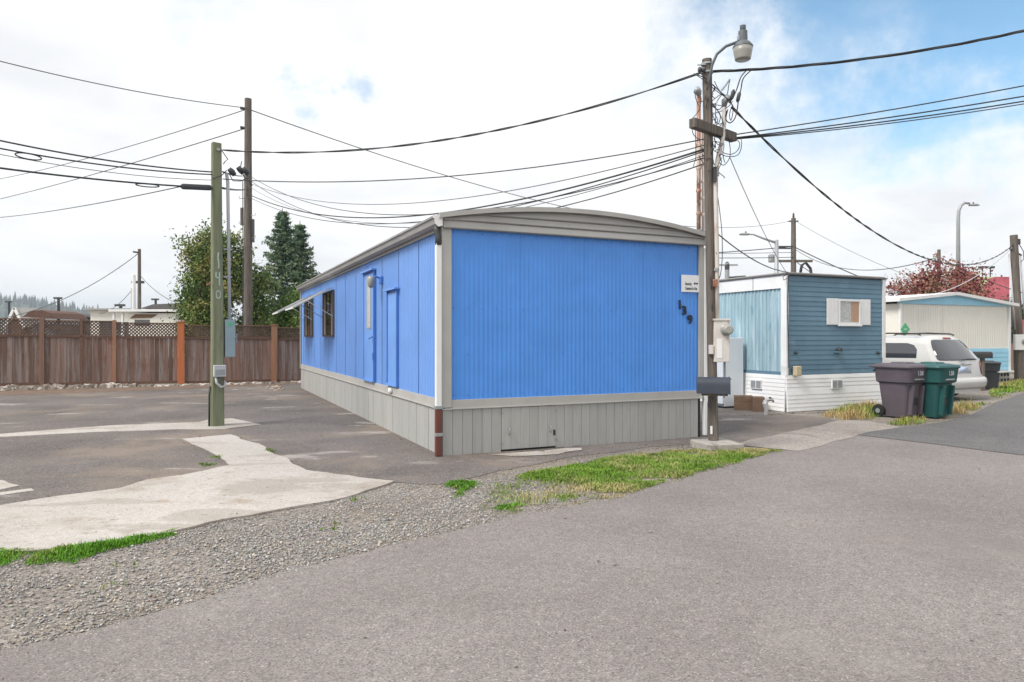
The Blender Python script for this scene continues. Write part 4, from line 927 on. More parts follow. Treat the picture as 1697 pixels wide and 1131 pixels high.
MB().box(-.05, W3+.12, -.09, .02, .36, .419).build('sill_beam', M['white'], h3)
MB().prism([(-.1,-.03,E3),(W3+.1,-.03,E3),(W3+.1,-.03,E3+.10),(W3*.46,-.03,E3+.40),(-.1,-.03,E3+.10)], (0,.06,0)).build('gable', M['paleblue'], h3)
def rfz(x): return E3+.12+.31*(1-abs(x-W3*.46)/(W3*.56))
rr = [(-.25,rfz(-.25)),(W3*.46,rfz(W3*.46)),(W3+.28,rfz(W3+.28))]
MB().loft([[(x,-.18,z) for x,z in rr]+[(x,-.18,z-.10) for x,z in reversed(rr)], [(x,L3+.1,z) for x,z in rr]+[(x,L3+.1,z-.10) for x,z in reversed(rr)]]).build('roof', M['white'], h3)
MB().box(.1, W3*.72, .05, .10, .0, .36).build('skirt_sheet', M['whiteworn'], h3)
MB().box(W3*.74, W3*.87, .03, .10, .0, .36).build('skirt_sheet', M['brownwood'], h3)
for k in range(2):
    for j in range(2):
        b = MB().box(W3*.88+j*.37, W3*.88+j*.37+.36, .02, .22, .0+k*.182, .18+k*.182).build('concrete_block', M['block'], h3)
        for c in (.09, .27): MB().box(W3*.88+j*.37+c-.06, W3*.88+j*.37+c+.06, .016, .0195, .04+k*.182, .14+k*.182).build('block_core', M['gap'], b)

# ------------------------------------------------------------------ white minivan parked nose in
VX = Vector((.618*17.1, 17.1, -.0))
van = empty('minivan', VX, FZ, label='white minivan parked nose in beside the cream home', cat='van')
VW, VL, VH = 1.96, 4.85, 1.66
def side_x(z):      # half width of the body at height z
    P_ = [(.20,.88),(.34,.95),(.62,.98),(.98,.955),(1.05,.935),(1.48,.775),(1.60,.62),(1.66,.30)]
    for (z0,x0),(z1,x1) in zip(P_, P_[1:]):
        if z <= z1: t = (z-z0)/(z1-z0); return x0+(x1-x0)*max(0,t)
    return P_[-1][1]
def rear_y(z): 
    if z < .62: return .05+.0*(z)
    if z < 1.0: return .05+.05*(z-.62)/.38
    return .10+.44*((z-1.0)/.62)**1.15
def front_y(z):
    if z < .75: return VL-.05
    if z < 1.02: return VL-.05-1.0*(z-.75)/.27
    return VL-1.05-1.05*(z-1.02)/.62
zs = [.20,.34,.48,.62,.80,.98,1.05,1.25,1.42,1.48,1.55,1.60,1.635,1.66]
rings = []
ny = 16
grid = []
for z in zs:
    row = []
    y0, y1, hx = rear_y(z), front_y(z), side_x(z)
    ring_ = []
    cr = .10
    # clockwise loop: rear (left->right, bulged), right side, front, left side
    for k in range(9): 
        t = k/8; x = -hx+2*hx*t; e = abs(2*t-1); ring_.append((x, y0+.16*e**3.2, z))
    for k in range(1, ny): ring_.append((hx, y0+.16+(y1-y0-.30)*k/ny, z))
    for k in range(9):
        t = k/8; x = hx-2*hx*t; e = abs(2*t-1); ring_.append((x, y1-.30*e**3, z))
    for k in range(1, ny): ring_.append((-hx, y1-.30-(y1-y0-.46)*k/ny, z))
    rings.append([(x+VW/2, y, zz) for x, y, zz in ring_])
MB().loft(rings).build('body', M['carpaint'], van, auto=38)
def rsurf(x, z, off=.008): e = abs(x)/side_x(z); return (x+VW/2, rear_y(z)+.16*e**3.2-off, z)
def patch_rear(name, outline, m, off, parent, nx=8, nzz=6):
    """outline: (z, xl, xr) rows from bottom to top"""
    v, f = [], []; k = nx+1
    for (z, xl, xr) in outline:
        for i in range(k): v.append(rsurf(xl+(xr-xl)*i/nx, z, off))
    for j in range(len(outline)-1):
        for i in range(nx): f.append((j*k+i, j*k+i+1, (j+1)*k+i+1, (j+1)*k+i))
    o = MB().add(v, f).build(name, m, parent, smooth=True)
    s_ = o.modifiers.new('solid', 'SOLIDIFY'); s_.thickness = .006; s_.offset = 0
    return o
rw_ = patch_rear('rear_window', [(1.03,-.74,.74),(1.06,-.79,.79),(1.2,-.76,.76),(1.35,-.70,.70),(1.47,-.63,.63),(1.53,-.57,.57),(1.55,-.50,.50)], M['carglass'], .007, van)
MB().tube([rsurf(.02,1.035,.02), rsurf(.25,1.06,.035), rsurf(.56,1.05,.03)], .012, 6).build('wiper', M['blackplastic'], rw_)
def ssurf(y, z, off=.006): return (VW/2-side_x(z)-off, y, z)
for nm, pts in (('side_window', [(.68,1.08),(2.0,1.06),(2.0,1.46),(1.02,1.46),(.83,1.41),(.72,1.30)]), ('side_window', [(2.04,1.06),(3.0,1.05),(3.0,1.45),(2.04,1.46)]), ('side_window', [(3.05,1.05),(3.75,1.05),(3.5,1.28),(3.05,1.45)])):
    o = MB().prism([ssurf(y, z) for y, z in pts], (.004,0,0)).build(nm, M['carglass'], van)
for sx in (-1, 1):
    o = patch_rear('tail_light', [(.66,sx*.90-.045,sx*.90+.045),(.85,sx*.895-.05,sx*.895+.05),(1.0,sx*.88-.045,sx*.88+.045)], M['redlens'], .010, van, 3)
patch_rear('brake_light', [(1.575,-.16,.16),(1.605,-.14,.14)], M['redlens'], .014, van, 4)
patch_rear('tailgate_handle', [(.905,-.32,.32),(.935,-.32,.32)], M['galv'], .022, van, 4)
patch_rear('emblem', [(.95,-.05,.05),(.985,-.05,.05)], M['plate'], .016, van, 2)
for k in range(4): patch_rear('badge_letter', [(1.0,.05-.16+k*.045-.014,.05-.16+k*.045+.014),(1.022,.05-.16+k*.045-.014,.05-.16+k*.045+.014)], M['galv'], .010, van, 1)
patch_rear('plate_recess', [(.70,-.30,.30),(.88,-.28,.28)], M['carpaint'], .006, van, 2)
lp = patch_rear('licence_plate', [(.735,-.16,.16),(.865,-.16,.16)], M['plate'], .018, van, 2)
bm_ = []
for z, o_ in ((.30,.03),(.36,.10),(.46,.13),(.55,.12),(.60,.05)):
    bm_.append([(x+VW/2, rear_y(.4)+.16*(abs(x)/.98)**3.2-o_, z) for x in np.linspace(-.965,.965,13)])
v, f = [], []
for r_ in bm_: v += r_
for j in range(4):
    for i in range(12): f.append((j*13+i, j*13+i+1, (j+1)*13+i+1, (j+1)*13+i))
bmp = MB().add(v, f).build('rear_bumper', M['carpaint'], van, auto=50); s_ = bmp.modifiers.new('solid','SOLIDIFY'); s_.thickness = .05; s_.offset = -1
for sx in (-1, 1):
    MB().tube([(VW/2+sx*.66,.75,1.665),(VW/2+sx*.66,.85,1.70),(VW/2+sx*.66,1.6,1.72),(VW/2+sx*.66,2.4,1.70),(VW/2+sx*.66,2.5,1.655)], .02, 6).build('roof_rail', M['blackplastic'], van, smooth=True)
for yy in (1.0, 2.0): MB().tube([(VW/2-.66,yy,1.705),(VW/2,yy,1.725),(VW/2+.66,yy,1.705)], .014, 6).build('cross_bar', M['blackplastic'], van)
for sx in (-1, 1):
    for yy in (1.02, 3.95):
        w = MB().lathe([(.20,-.10),(.30,-.105),(.325,-.08),(.33,0),(.325,.08),(.30,.105),(.20,.10)], (VW/2+sx*.86, yy, .33), 24, 'x').build('wheel', M['tyre'], van, auto=40)
        MB().lathe([(.205,-.085),(.20,-.06),(.06,-.075),(.03,-.09)], (VW/2+sx*.86, yy, .33), 20, 'x').build('rim', M['alu'], w)
MB().box(.3, VW-.3, .4, 1.6, .17, .26).build('underbody', M['blackplastic'], van)
MB().tube([(VW/2-.9,3.4,1.06),(VW/2-1.08,3.42,1.10),(VW/2-1.14,3.42,1.14)], [.03,.07,.06], 8).build('door_mirror', M['carpaint'], van)
sgn = empty('diamond_sign', (12.15, 21.5, 0), FZ, label='small green diamond sign on a short post above the van roof', cat='sign')
zc = zpix(546, sgn.location.y)
MB().tube([(0,0,0),(0,0,zc)], .022, 6).build('sign_post', M['darkmetal'], sgn)
q = .21; MB().prism([(-q,-.04,zc),(0,-.04,zc-q),(q,-.04,zc),(0,-.04,zc+q)], (0,.012,0)).build('sign_face', M['diamond'], sgn)
MB().box(-.07,.07,-.046,-.041,zc-.02,zc+.02).build('sign_mark', mat('pale_green_print',(.45,.66,.48),.6,.1), sgn)

# ------------------------------------------------------------------ wheeled bins
def rrect(hx, hy, r, z, dx=0, n=5):
    P_ = []
    for cx_0, cy_0, a0 in ((hx-r,hy-r,0),(-hx+r,hy-r,90),(-hx+r,-hy+r,180),(hx-r,-hy+r,270)):
        for k in range(n): a = R(a0+90*k/(n-1)); P_.append((cx_0+r*math.cos(a)+dx, cy_0+r*math.sin(a), z))
    return P_
def wheelie(name, loc, rz, m, label, num=None, H=1.10, s=1.0, group='wheeled bins'):
    b = empty(name, loc, rz, label=label, cat='bin', group=group)
    MB().loft([rrect(.235,.245,.07,.03,.02), rrect(.24,.25,.07,.05,.02), rrect(.315,.285,.09,.74,0), rrect(.325,.29,.09,.80,0)]).build('tub', m, b, auto=30)
    up = MB().loft([rrect(.33,.30,.09,.70,.005), rrect(.365,.325,.10,.725,.015), rrect(.392,.338,.10,.98,.02), rrect(.40,.345,.10,1.0,.02)]).build('collar', m, b, auto=30)
    lid = MB().loft([rrect(.43,.372,.11,1.0,.0), rrect(.44,.38,.11,1.02,-.005), rrect(.425,.365,.11,1.055,-.01), rrect(.30,.26,.10,1.085,-.02)]).build('lid', m, b, auto=30)
    MB().loft([rrect(.17,.17,.05,1.083,.05), rrect(.16,.16,.05,1.11,.05), rrect(.13,.13,.05,1.115,.05)]).build('lid_boss', m, lid, auto=30)
    MB().box(-.53,-.42,-.27,.27,1.0,1.035).build('lid_handle', m, lid, bev=.012)
    for sy in (-1, 1):
        MB().bar((.285,sy*.16,.08),(.345,sy*.16,.66),.05,.10).build('front_rib', m, b, bev=.01)
        w = MB().lathe([(.10,-.035),(.125,-.03),(.13,0),(.125,.03),(.10,.035)], (-.265,sy*.29,.13), 18, 'y').build('wheel', M['tyre'], b, auto=40)
        MB().lathe([(.05,-.04),(.05,.04)], (-.265,sy*.29,.13), 10, 'y').build('hub', M['galv'], w)
    MB().tube([(-.265,-.29,.13),(-.265,.29,.13)], .014, 6).build('axle', M['darkmetal'], b)
    MB().tube([(.385,-.15,.78),(.395,0,.78),(.385,.15,.78)], .018, 6).build('catch_bar', M['galv'], b)
    MB().box(.372,.384,-.13,.13,.735,.83).build('catch_recess', M['blackplastic'], b)
    MB().box(.30,.318,-.10,.10,.25,.60).build('front_pocket', M['blackplastic'], b, rot=(0,R(-4),0))
    MB().tube([(-.44,-.2,.93),(-.46,0,.94),(-.44,.2,.93)], .018, 6).build('pull_handle', m, b)
    if num:
        o = link('bin_number', text_mesh(num, .125, .003, 0, .003), M['pvcgrey'], b, (.4125, .0, .90), (R(90),0,R(90)))
    return b
pb_ = gp(1492, 692); wheelie('wheeled_bin', pb_, R(-62), M['purplebin'], 'faded purple wheeled bin with white number near the lane', '138')
gb_ = gp(1541, 692); gbo = wheelie('wheeled_bin', gb_, R(-60), M['greenbin'], 'dark green wheeled bin between the purple bin and the van', '138')
MB().box(-.04,.06,-.004,.0,-.006,.006).build('white_stripe', M['signwhite'], gbo, (.33,-.12,.45), (0,0,R(90)))
db_ = Vector((at(1636,560,21.5).x, 21.5, 0)); wheelie('wheeled_bin', db_, R(-30), M['greybin'], 'dark grey wheeled bin half hidden behind the van', None).scale = (.8,.8,.8)
fm = empty('mailbox', Vector((at(1628,560,21).x, 21, 0)), R(-10), label='black mailbox on a post behind the van', cat='mailbox')
z0, z1 = zpix(594,21), zpix(583,21)
MB().loft([[(-.24,y,z0+z*(z1-z0)/H) for y,z in sec],[(.24,y,z0+z*(z1-z0)/H) for y,z in sec]]).build('box_body', M['blackplastic'], fm, auto=35)
MB().box(-.05,.05,-.05,.05,0,z0).build('post', M['timber'], fm); MB().box(.241,.25,-.08,.08,z0+.02,z1-.03).build('box_door', M['galv'], fm)

# ------------------------------------------------------------------ right edge: pole, far fence, banner
DY = 25.6; DX = at(1690,560,DY).x; dt_ = zpix(390,DY); dlean = at(1680,560,DY).x-DX
pd = empty('utility_pole', (DX,DY,0), 0, label='brown utility pole with a white meter box at the right edge', cat='utility pole')
MB().tube([(0,0,0),(dlean*.5,0,dt_/2),(dlean,0,dt_)], [.17,.15,.125], 12).build('shaft', M['timber'], pd, auto=50)
for o_ in (-.22, .20): MB().tube([(o_*.9,-.05,1.9),(dlean*.9+o_,-.03,dt_-.7)], .03, 8).build('conduit', M['pvcgrey'], pd, smooth=True)
db = MB().box(-.32,.24,-.22,-.1,1.15,1.72).build('meter_box', M['white'], pd, bev=.01); MB().lathe([(.11,0),(.11,-.06),(.08,-.12)], (.02,-.22,1.45), 16, 'y').build('meter', M['lampglass'], db, auto=40)
MB().box(dlean+.05,dlean+.18,-.1,0,dt_-.35,dt_-.15).build('insulator', M['darkmetal'], pd); MB().tube([(dlean-.2,-.05,dt_-.5),(dlean+.25,-.05,dt_-.75)], .03, 6).build('cable_clamp', M['darkmetal'], pd)
MB().tube([(dlean+.1,-.1,dt_-.3),(dlean+.28,-.1,dt_-.6),(dlean+.3,-.1,dt_-.9),(dlean+.2,-.1,dt_-1.0)], .014, 5).build('drip_loop', M['cable'], pd)
ff0 = Vector((at(1668,560,31).x, 31, 0))
ff = empty('board_fence', ff0, 0, label='brown board fence behind the right hand pole', cat='fence')
me = MB().box(.004,.196,-.012,.012,.12,1.32).mesh('fence_board')
for i in range(18): link('fence_board', me, M['fence'], ff, (i*.2, random.uniform(-.006,.006), random.uniform(-.02,.02)))
for z in (.3, 1.1): MB().box(0,3.6,.02,.06,z,z+.09).build('rail', M['rail'], ff)
bn = empty('banner', Vector((at(1694,560,29).x, 29, 0)), 0, label='pink red banner beside the right hand pole', cat='banner')
MB().box(-.12,.5,-.01,.01,zpix(556,29),zpix(530,29)).build('banner_cloth', M['redboard'], bn); MB().tube([(.52,0,0),(.52,0,zpix(528,29))], .03, 6).build('banner_post', M['galv'], bn)

# ------------------------------------------------------------------ things standing farther off
BBY = 58; bb = empty('billboard', Vector((at(1640,560,BBY).x, BBY, 0)), R(6), label='pale lime billboard with a red picture above the cream home', cat='billboard')
bz0, bz1 = zpix(502,BBY), zpix(459,BBY); bx = 1.75
MB().box(-bx,bx,-.05,.1,bz0,bz1).build('panel', M['limeboard'], bb)
arc = [(bx-.01,bz0),(bx-.01,bz1)]+[(bx-1.2-.0-1.35*math.sin(a*math.pi/2/8), bz0+(bz1-bz0)*math.cos(a*math.pi/2/8)) for a in range(9)]
MB().prism([(x,-.07,z) for x,z in arc], (0,.018,0)).build('red_picture', M['redboard'], bb)
for sx in (-.9,.9): MB().tube([(sx,.1,0),(sx,.1,bz0)], .12, 8).build('support_post', M['darkmetal'], bb)
for sx in (-.55,.15): MB().tube([(sx,.1,bz1),(sx,.1,bz1+.75)], .05, 6).build('floodlight_stem', M['darkmetal'], bb); MB().box(sx-.25,sx+.25,-.1,.3,bz1+.70,bz1+.88).build('floodlight', M['darkmetal'], bb)
def far_pole(px, ptop, Y, w, label, m='timber', pbase=None, name='utility_pole'):
    p = at(px,560,Y); o = empty(name, (p.x,Y,0), 0, label=label, cat='utility pole'); zt = zpix(ptop,Y)
    MB().tube([(0,0,0),(0,0,zt)], [w*1.15,w*.85], 10).build('shaft', M[m], o, auto=50); return o, zt
pf, pft = far_pole(1315,362,70,.27,'far utility pole with a small crossarm above the weathered home')
MB().box(-2.2,1.9,-.1,.1,zpix(435,70),zpix(431,70)).build('crossarm', M['timber'], pf)
for xx in (-2.6,): MB().lathe([(.30,0),(.34,.1),(.34,.7),(.2,.8)], (xx+.4,0,zpix(435,70)), 12).build('transformer', M['galv'], pf)
MB().box(-.5,.5,-.1,.1,zpix(368,70),zpix(366,70)).build('top_arm', M['timber'], pf)
MB().lathe([(.08,0),(.12,.15),(.08,.5),(.02,.55)], (0,0,pft), 8).build('pole_top_pin', M['darkmetal'], pf)
for py in (409, 412): MB().box(-1.6,-.3,-.12,.12,zpix(py+1,70),zpix(py-1,70)).build('splice_case', M['darkmetal'], pf)
MB().tube([(.7,0,zpix(452,70)),(.8,-.1,zpix(440,70)),(1.2,-.1,zpix(436,70)),(1.7,0,zpix(445,70)),(1.8,0,zpix(455,70))], .14, 6).build('cable_loop', M['cable'], pf)
pe, pet = far_pole(1556,414,42,.11,'short brown pole top poking above the red tree')
p5, _ = far_pole(231,413,48,.125,'brown utility pole beyond the fence at the left')
MB().tube([(-.05,-.1,zpix(419,48)),(-.35,-.15,zpix(418,48))], .06, 6).build('insulator', M['darkmetal'], p5); MB().box(-.5,.3,-.1,.1,zpix(470,48),zpix(466,48)).build('cable_arm', M['darkmetal'], p5)
p6, _ = far_pole(222,456,40,.11,'thin white pole beyond the fence','white'); MB().tube([(-.1,0,2.2),(-.1,0,zpix(478,40))], .07, 6).build('conduit', M['pvcgrey'], p6)
for px_, py_, Y_, lab in ((97,495,55,'short dark lamp post left of the camper beyond the fence'),(15,501,70,'faint thin post before the wooded hill at the far left'),(200,507,45,'short dark post just left of the camper van'),(258,497,60,'small dark post behind the camper roof')):
    o, zt = far_pole(px_,py_,Y_,.12,lab,'darkmetal',name='lamp_post'); o['category'] = 'lamp post'
    MB().box(-.35,.25,-.1,.1,zt-.04,zt+.10).build('lamp_head', M['darkmetal'], o)
p7, z7 = far_pole(1205,436,60,.22,'small grey pole with side arms just right of the service pole','galv')
MB().box(-.9,.9,-.1,.1,z7-.25,z7-.12).build('crossarm', M['galv'], p7); MB().lathe([(.2,0),(.22,.4),(.1,.7)], (0,0,z7-.6), 10).build('pole_cap', M['darkmetal'], p7); MB().tube([(.2,0,z7-1.3),(1.6,0,z7-1.2)], .12, 6).build('side_arm', M['darkmetal'], p7)
sl = empty('street_light', Vector((at(1287,560,45).x,45,0)), 0, label='grey street light with an arm reaching left above the weathered home', cat='street light')
zt = zpix(398,45); MB().tube([(0,0,0),(0,0,zt)], [.16,.12], 10).build('post', M['galv'], sl, smooth=True)
MB().tube([(0,0,zpix(403,45)),(-.8,0,zpix(396,45)),(-1.5,0,zpix(389,45)),(-1.8,0,zpix(388.5,45))], [.08,.07,.055,.05], 8).build('arm', M['galv'], sl, smooth=True)
MB().loft([rrect(.30,.16,.1,0,0), rrect(.34,.18,.12,.06,0), rrect(.25,.12,.08,.13,0)]).build('lamp_head', M['galv'], sl, (-2.08,0,zpix(390,45))); MB().lathe([(.05,0),(.05,.12)], (-2.0,0,zpix(387,45)), 8).build('photocell', M['darkmetal'], sl)
sl2 = empty('street_light', Vector((at(1588,560,55).x,55,0)), 0, label='tall bent grey street light above the red tree', cat='street light')
Z = lambda py: zpix(py,55); MB().tube([(0,0,0),(0,0,Z(365)),(.04,0,Z(350)),(.22,0,Z(341)),(.5,0,Z(336.5)),(.9,0,Z(337.5))], [.20,.13,.12,.11,.10,.09], 10).build('post', M['galv'], sl2, smooth=True)
MB().loft([rrect(.36,.16,.1,0,0), rrect(.40,.18,.12,.07,0), rrect(.25,.12,.08,.16,0)]).build('lamp_head', M['galv'], sl2, (1.25,0,Z(341.5))); MB().lathe([(.06,0),(.06,.14)], (1.2,0,Z(338.5)), 8).build('photocell', M['darkmetal'], sl2)
# houses beyond the fence
def house(px0, px1, Y, eave, ridge, wallm, roofm, label, depth=8, gable_left=True, name='house'):
    x0, x1 = at(px0,560,Y).x, at(px1,560,Y).x; o = empty(name, (x0,Y,0), 0, label=label, cat='house'); w = x1-x0
    MB().box(0,w,0,depth,0,eave).build('wall', M[wallm], o)
    return o, w
ho, w = house(18,34,62,2.6,4.6,'brownwood','darkroof','brown gabled house with white barge boards at the far left')
g_ = w/2; rz = zpix(512.5,62)
MB().prism([(-.1,-.02,2.6),(w+.1,-.02,2.6),(g_,-.02,rz)], (0,.2,0)).build('gable', M['brownwood'], ho)
for sx in (-1,1): MB().bar((g_,-.15,rz+.1),(g_+sx*(g_+.45),-.15,2.45),.15,.22).build('barge_board', M['white'], ho)
MB().prism([(g_,-.05,rz+.15),(g_+w*1.9,.5,rz+.1),(g_+w*2.0,.5,2.7),(w+.3,-.05,2.75)], (0,6,0)).build('roof', M['roof'], ho)
h_b, w = house(52,92,52,2.6,3,'darkroof','brownroof','low brown roofed shed beyond the fence at the left',5,name='shed')
MB().prism([(-.4,-.4,zpix(526,52)),(w*.1,-.4,zpix(516,52)),(w*.55,-.4,zpix(514.5,52)),(w*.92,-.4,zpix(519,52)),(w+.3,-.4,zpix(529,52))], (0,4,0)).build('roof', M['brownroof'], h_b)
h_c, w = house(104,137,75,zpix(522,75),3,'darkroof','darkroof','dark blue grey shed beyond the fence',6,name='shed')
MB().prism([(-.5,-.4,zpix(523,75)),(w*.2,-.4,zpix(517,75)),(w*.7,-.4,zpix(519,75)),(w+.4,-.4,zpix(525,75))], (0,6,0)).build('roof', M['darkroof'], h_c)
h_d, w = house(150,212,44,zpix(514,44),3,'cream','roof','flat roofed cream home left of the camper van',9)
MB().box(-.3,w+.2,-.3,9.2,zpix(514,44),zpix(511.5,44)).build('roof', M['roof'], h_d)
for k in (.25,.7): MB().box(w*k,w*k+.8,-.04,.0,1.7,2.6).build('window', M['glass'], h_d)
# camper with an overcab
rv = empty('camper_van', Vector((at(212,560,36).x,36,0)), 0, label='white camper van roof showing above the fence lattice', cat='camper')
wv = at(292,560,36).x-at(212,560,36).x
MB().box(0,wv,0,2.3,.5,zpix(519,36)).build('body', M['cream'], rv, bev=.06); MB().box(-.9,wv+.1,-.2,2.4,zpix(517,36),zpix(513,36)).build('awning_roof', M['white'], rv)
MB().box(-.75,-.65,-.1,0,0,zpix(517,36)).build('awning_post', M['white'], rv); MB().box(-.3,-.2,-.1,0,0,zpix(517,36)).build('awning_post', M['white'], rv)
MB().box(.35,wv*.45,-.02,.0,zpix(540,36),zpix(530,36)).build('windscreen', M['glass'], rv); MB().prism([(.1,-.03,zpix(528,36)),(wv*.5,-.03,zpix(527,36)),(wv*.62,-.03,zpix(521,36)),(.4,-.03,zpix(521,36))], (0,.02,0)).build('roof_shade', M['brownwood'], rv)
for yy in (.8, 2.2): MB().lathe([(.25,-.1),(.35,-.09),(.35,.09),(.25,.1)], (yy,.1,.35), 16, 'y').build('wheel', M['tyre'], rv)
h_e, w = house(248,312,56,zpix(512,56),3,'roof','darkroof','grey roofed house hidden behind the camper van',8)
MB().prism([(-.6,-.4,zpix(512,56)),(w*.15,-.4,zpix(505,56)),(w*.9,-.4,zpix(503,56)),(w+.6,-.4,zpix(512,56))], (0,8,0)).build('roof', M['darkroof'], h_e)
h_f, w = house(455,500,40,zpix(536,40),3,'cream','roof','pale house roof glimpsed behind the conifers',6)
MB().prism([(-.5,-.4,zpix(536,40)),(w*.1,-.4,zpix(524,40)),(w+.2,-.4,zpix(522,40)),(w+.5,-.4,zpix(536,40))], (0,6,0)).build('roof', M['roof'], h_f)
# wooded ridge far away, with trees standing on its crest
def hill(name, prof, Y, depth, m, treeh, seed, label):
    rr_ = random.Random(seed); v, f = [], []; 
    n = 160; x0, x1 = prof[0][0], prof[-1][0]
    def zz(px): 
        for (a,b),(c,d) in zip(prof, prof[1:]):
            if a <= px <= c: return zpix(b+(d-b)*(px-a)/(c-a), Y)
        return 0
    rows = []
    for j, t in enumerate((0,.35,.7,1,1.5)):
        for i in range(n+1):
            px = x0+(x1-x0)*i/n; h = zz(px); x = at(px,560,Y).x
            v.append((x, Y-depth*(1-t), max(-.5, h*math.sin(min(t,1)*math.pi/2)*(1 if t <= 1 else .3)-.5*(t==0))))
    for j in range(4):
        for i in range(n): f.append((j*(n+1)+i,j*(n+1)+i+1,(j+1)*(n+1)+i+1,(j+1)*(n+1)+i))
    tag(MB().add(v, f).build(name, m, smooth=True), kind='structure')
    T = MB()
    for k in range(1500):
        px = rr_.uniform(x0,x1); t = 1-.5*rr_.random()**2; h = zz(px)*math.sin(t*math.pi/2); x = at(px,560,Y).x; y = Y-depth*(1-t)
        if zz(px) < 6: continue
        th = treeh*rr_.uniform(.5,1.3)*(1.3 if rr_.random()<.1 else 1); r_ = th*rr_.uniform(.16,.26)
        T.add([(x+r_*math.cos(a),y+r_*math.sin(a),h-2) for a in (0,1.26,2.5,3.8,5)]+[(x,y,h+th)], [(0,1,5),(1,2,5),(2,3,5),(3,4,5),(4,0,5)])
    tag(T.build('forest', m), label, 'forest', kind='stuff')
hill('hill', [(-500,490),(-200,496),(0,500),(30,502),(60,500),(95,506),(130,513),(165,520),(220,527),(330,536),(420,552)], 1500, 700, M['forest'], 14, 4, 'conifers covering the far ridge at the left')

# ------------------------------------------------------------------ trees
def leaf_cloud(name, pts, nrm, size, cols, m, parent, aspect=.55):
    n = len(pts); a = rng.standard_normal((n,3)); a /= np.linalg.norm(a,axis=1)[:,None]
    b = np.cross(a, nrm if nrm is not None else rng.standard_normal((n,3))); b /= np.linalg.norm(b,axis=1)[:,None]+1e-9
    s = size*(.6+.8*rng.random(n))[:,None]; c = np.cross(a, b)*.25
    V = np.stack([pts-a*s*.5, pts+b*s*aspect*.5+c*s*.3, pts+a*s*.5, pts-b*s*aspect*.5+c*s*.3], 1).reshape(-1,3)
    i = np.arange(n)*4; Fq = np.concatenate([np.stack([i,i+1,i+2],1), np.stack([i,i+2,i+3],1)])
    me = np_mesh(name, V, Fq, np.repeat(cols,4,0)); return link(name, me, m, parent)
def broadleaf(name, loc, H_, spread, nl, ls, pal, label, seed, trunk_r=.14, low=.25, flat=1.0, cat='tree', cl=.30, nb=11):
    rr_ = random.Random(seed); root = empty(name, loc, 0, label=label, cat=cat)
    T = MB(); tips = []
    def grow(p, d, L_, r, lev):
        n = 4; pts = [p]; rs = [r]; q = p.copy(); dd = d.copy()
        for i in range(n):
            dd = (dd+Vector((rr_.uniform(-.22,.22),rr_.uniform(-.22,.22),rr_.uniform(-.05,.2)))).normalized(); q = q+dd*L_/n; pts.append(q.copy()); rs.append(r*(1-.45*(i+1)/n))
            if lev >= 1: tips.append((q.copy(), lev))
        T.tube(pts, rs, 6 if lev < 2 else 4)
        if lev < 3:
            for k in range(3 if lev else nb):
                t = rr_.uniform(.35,1) if lev else rr_.uniform(.3,1); b_ = pts[min(n,int(t*n))]
                az = rr_.uniform(0,2*math.pi); el = rr_.uniform(.1,.9)*flat
                nd = (dd*.55+Vector((math.cos(az),math.sin(az),el))*.9).normalized()
                grow(b_.copy(), nd, L_*rr_.uniform(.45,.66)*(spread if lev == 0 else 1), rs[min(n,int(t*n))]*.62, lev+1)
    grow(Vector((0,0,0)), Vector((0,0,1)), H_*.52, trunk_r, 0)
    tp = np.array([t for t, l in tips]); 
    zmax = np.percentile(tp[:,2], 99.5); tp[:,2] *= 1; sc_ = (H_-.1)/zmax
    T.v = [(x, y, z*sc_) for x, y, z in T.v]; tp[:,2] *= sc_
    T.build('trunk', M['bark'], root, smooth=True)
    k = rng.integers(0, len(tp), nl); pts = tp[k]+rng.normal(0, cl, (nl,3))*np.array([1,1,.75])
    pts = pts[pts[:,2] > low*H_]; k = k[:len(pts)]
    n = len(pts); cc = np.array([mnoise.noise(Vector(p)*1.3) for p in pts]); w = np.clip(.5+1.1*cc+.22*rng.standard_normal(n),0,.999)*(len(pal)-1)
    P0 = np.array(pal); i0 = w.astype(int); fr_ = (w-i0)[:,None]; col = P0[i0]*(1-fr_)+P0[np.minimum(i0+1,len(pal)-1)]*fr_; col = col*(.75+.5*rng.random((n,1)))
    leaf_cloud('crown', pts, None, ls, col, M['leaf'], root); return root
GREEN = [(.07,.125,.03),(.12,.185,.045),(.165,.21,.055),(.26,.235,.08)]
t1 = at(362,560,27.6)
broadleaf('leafy_tree', (t1.x,27.6,0), zpix(380,27.6), 1.02, 24000, .12, GREEN, 'loose olive and brown leafed tree behind the green pole', 3, .15, .22, cl=.24, nb=13)
t1b = at(318,560,29.0)
broadleaf('leafy_shrub', (t1b.x,29,0), zpix(478,29), .8, 8000, .10, GREEN[:3], 'low green shrub at the left foot of the leafy tree', 8, .07, .1, cat='shrub', cl=.24)
t1c = at(428,560,28.5)
broadleaf('leafy_shrub', (t1c.x,28.5,0), zpix(437,28.5), .7, 8000, .10, [(.07,.13,.03),(.11,.18,.04),(.17,.21,.06)], 'leafy green shrub right of the brown pole', 12, .08, .1, cat='shrub', cl=.25)
t1d = at(487,560,29.5)
broadleaf('leafy_shrub', (t1d.x,29.5,0), zpix(478,29.5), .8, 8000, .10, [(.07,.15,.03),(.12,.21,.04),(.19,.27,.07)], 'bright green shrub at the foot of the conifers by the blue home', 15, .07, .1, cat='shrub', cl=.25)
tr = at(1572,560,33)
broadleaf('red_leaf_tree', (tr.x,33,0), zpix(440,33), 1.55, 30000, .15, [(.15,.04,.045),(.23,.07,.065),(.30,.11,.09),(.24,.16,.09)], 'dark red leafed tree above the cream home roof', 21, .16, .35, .45, cl=.33, nb=16)
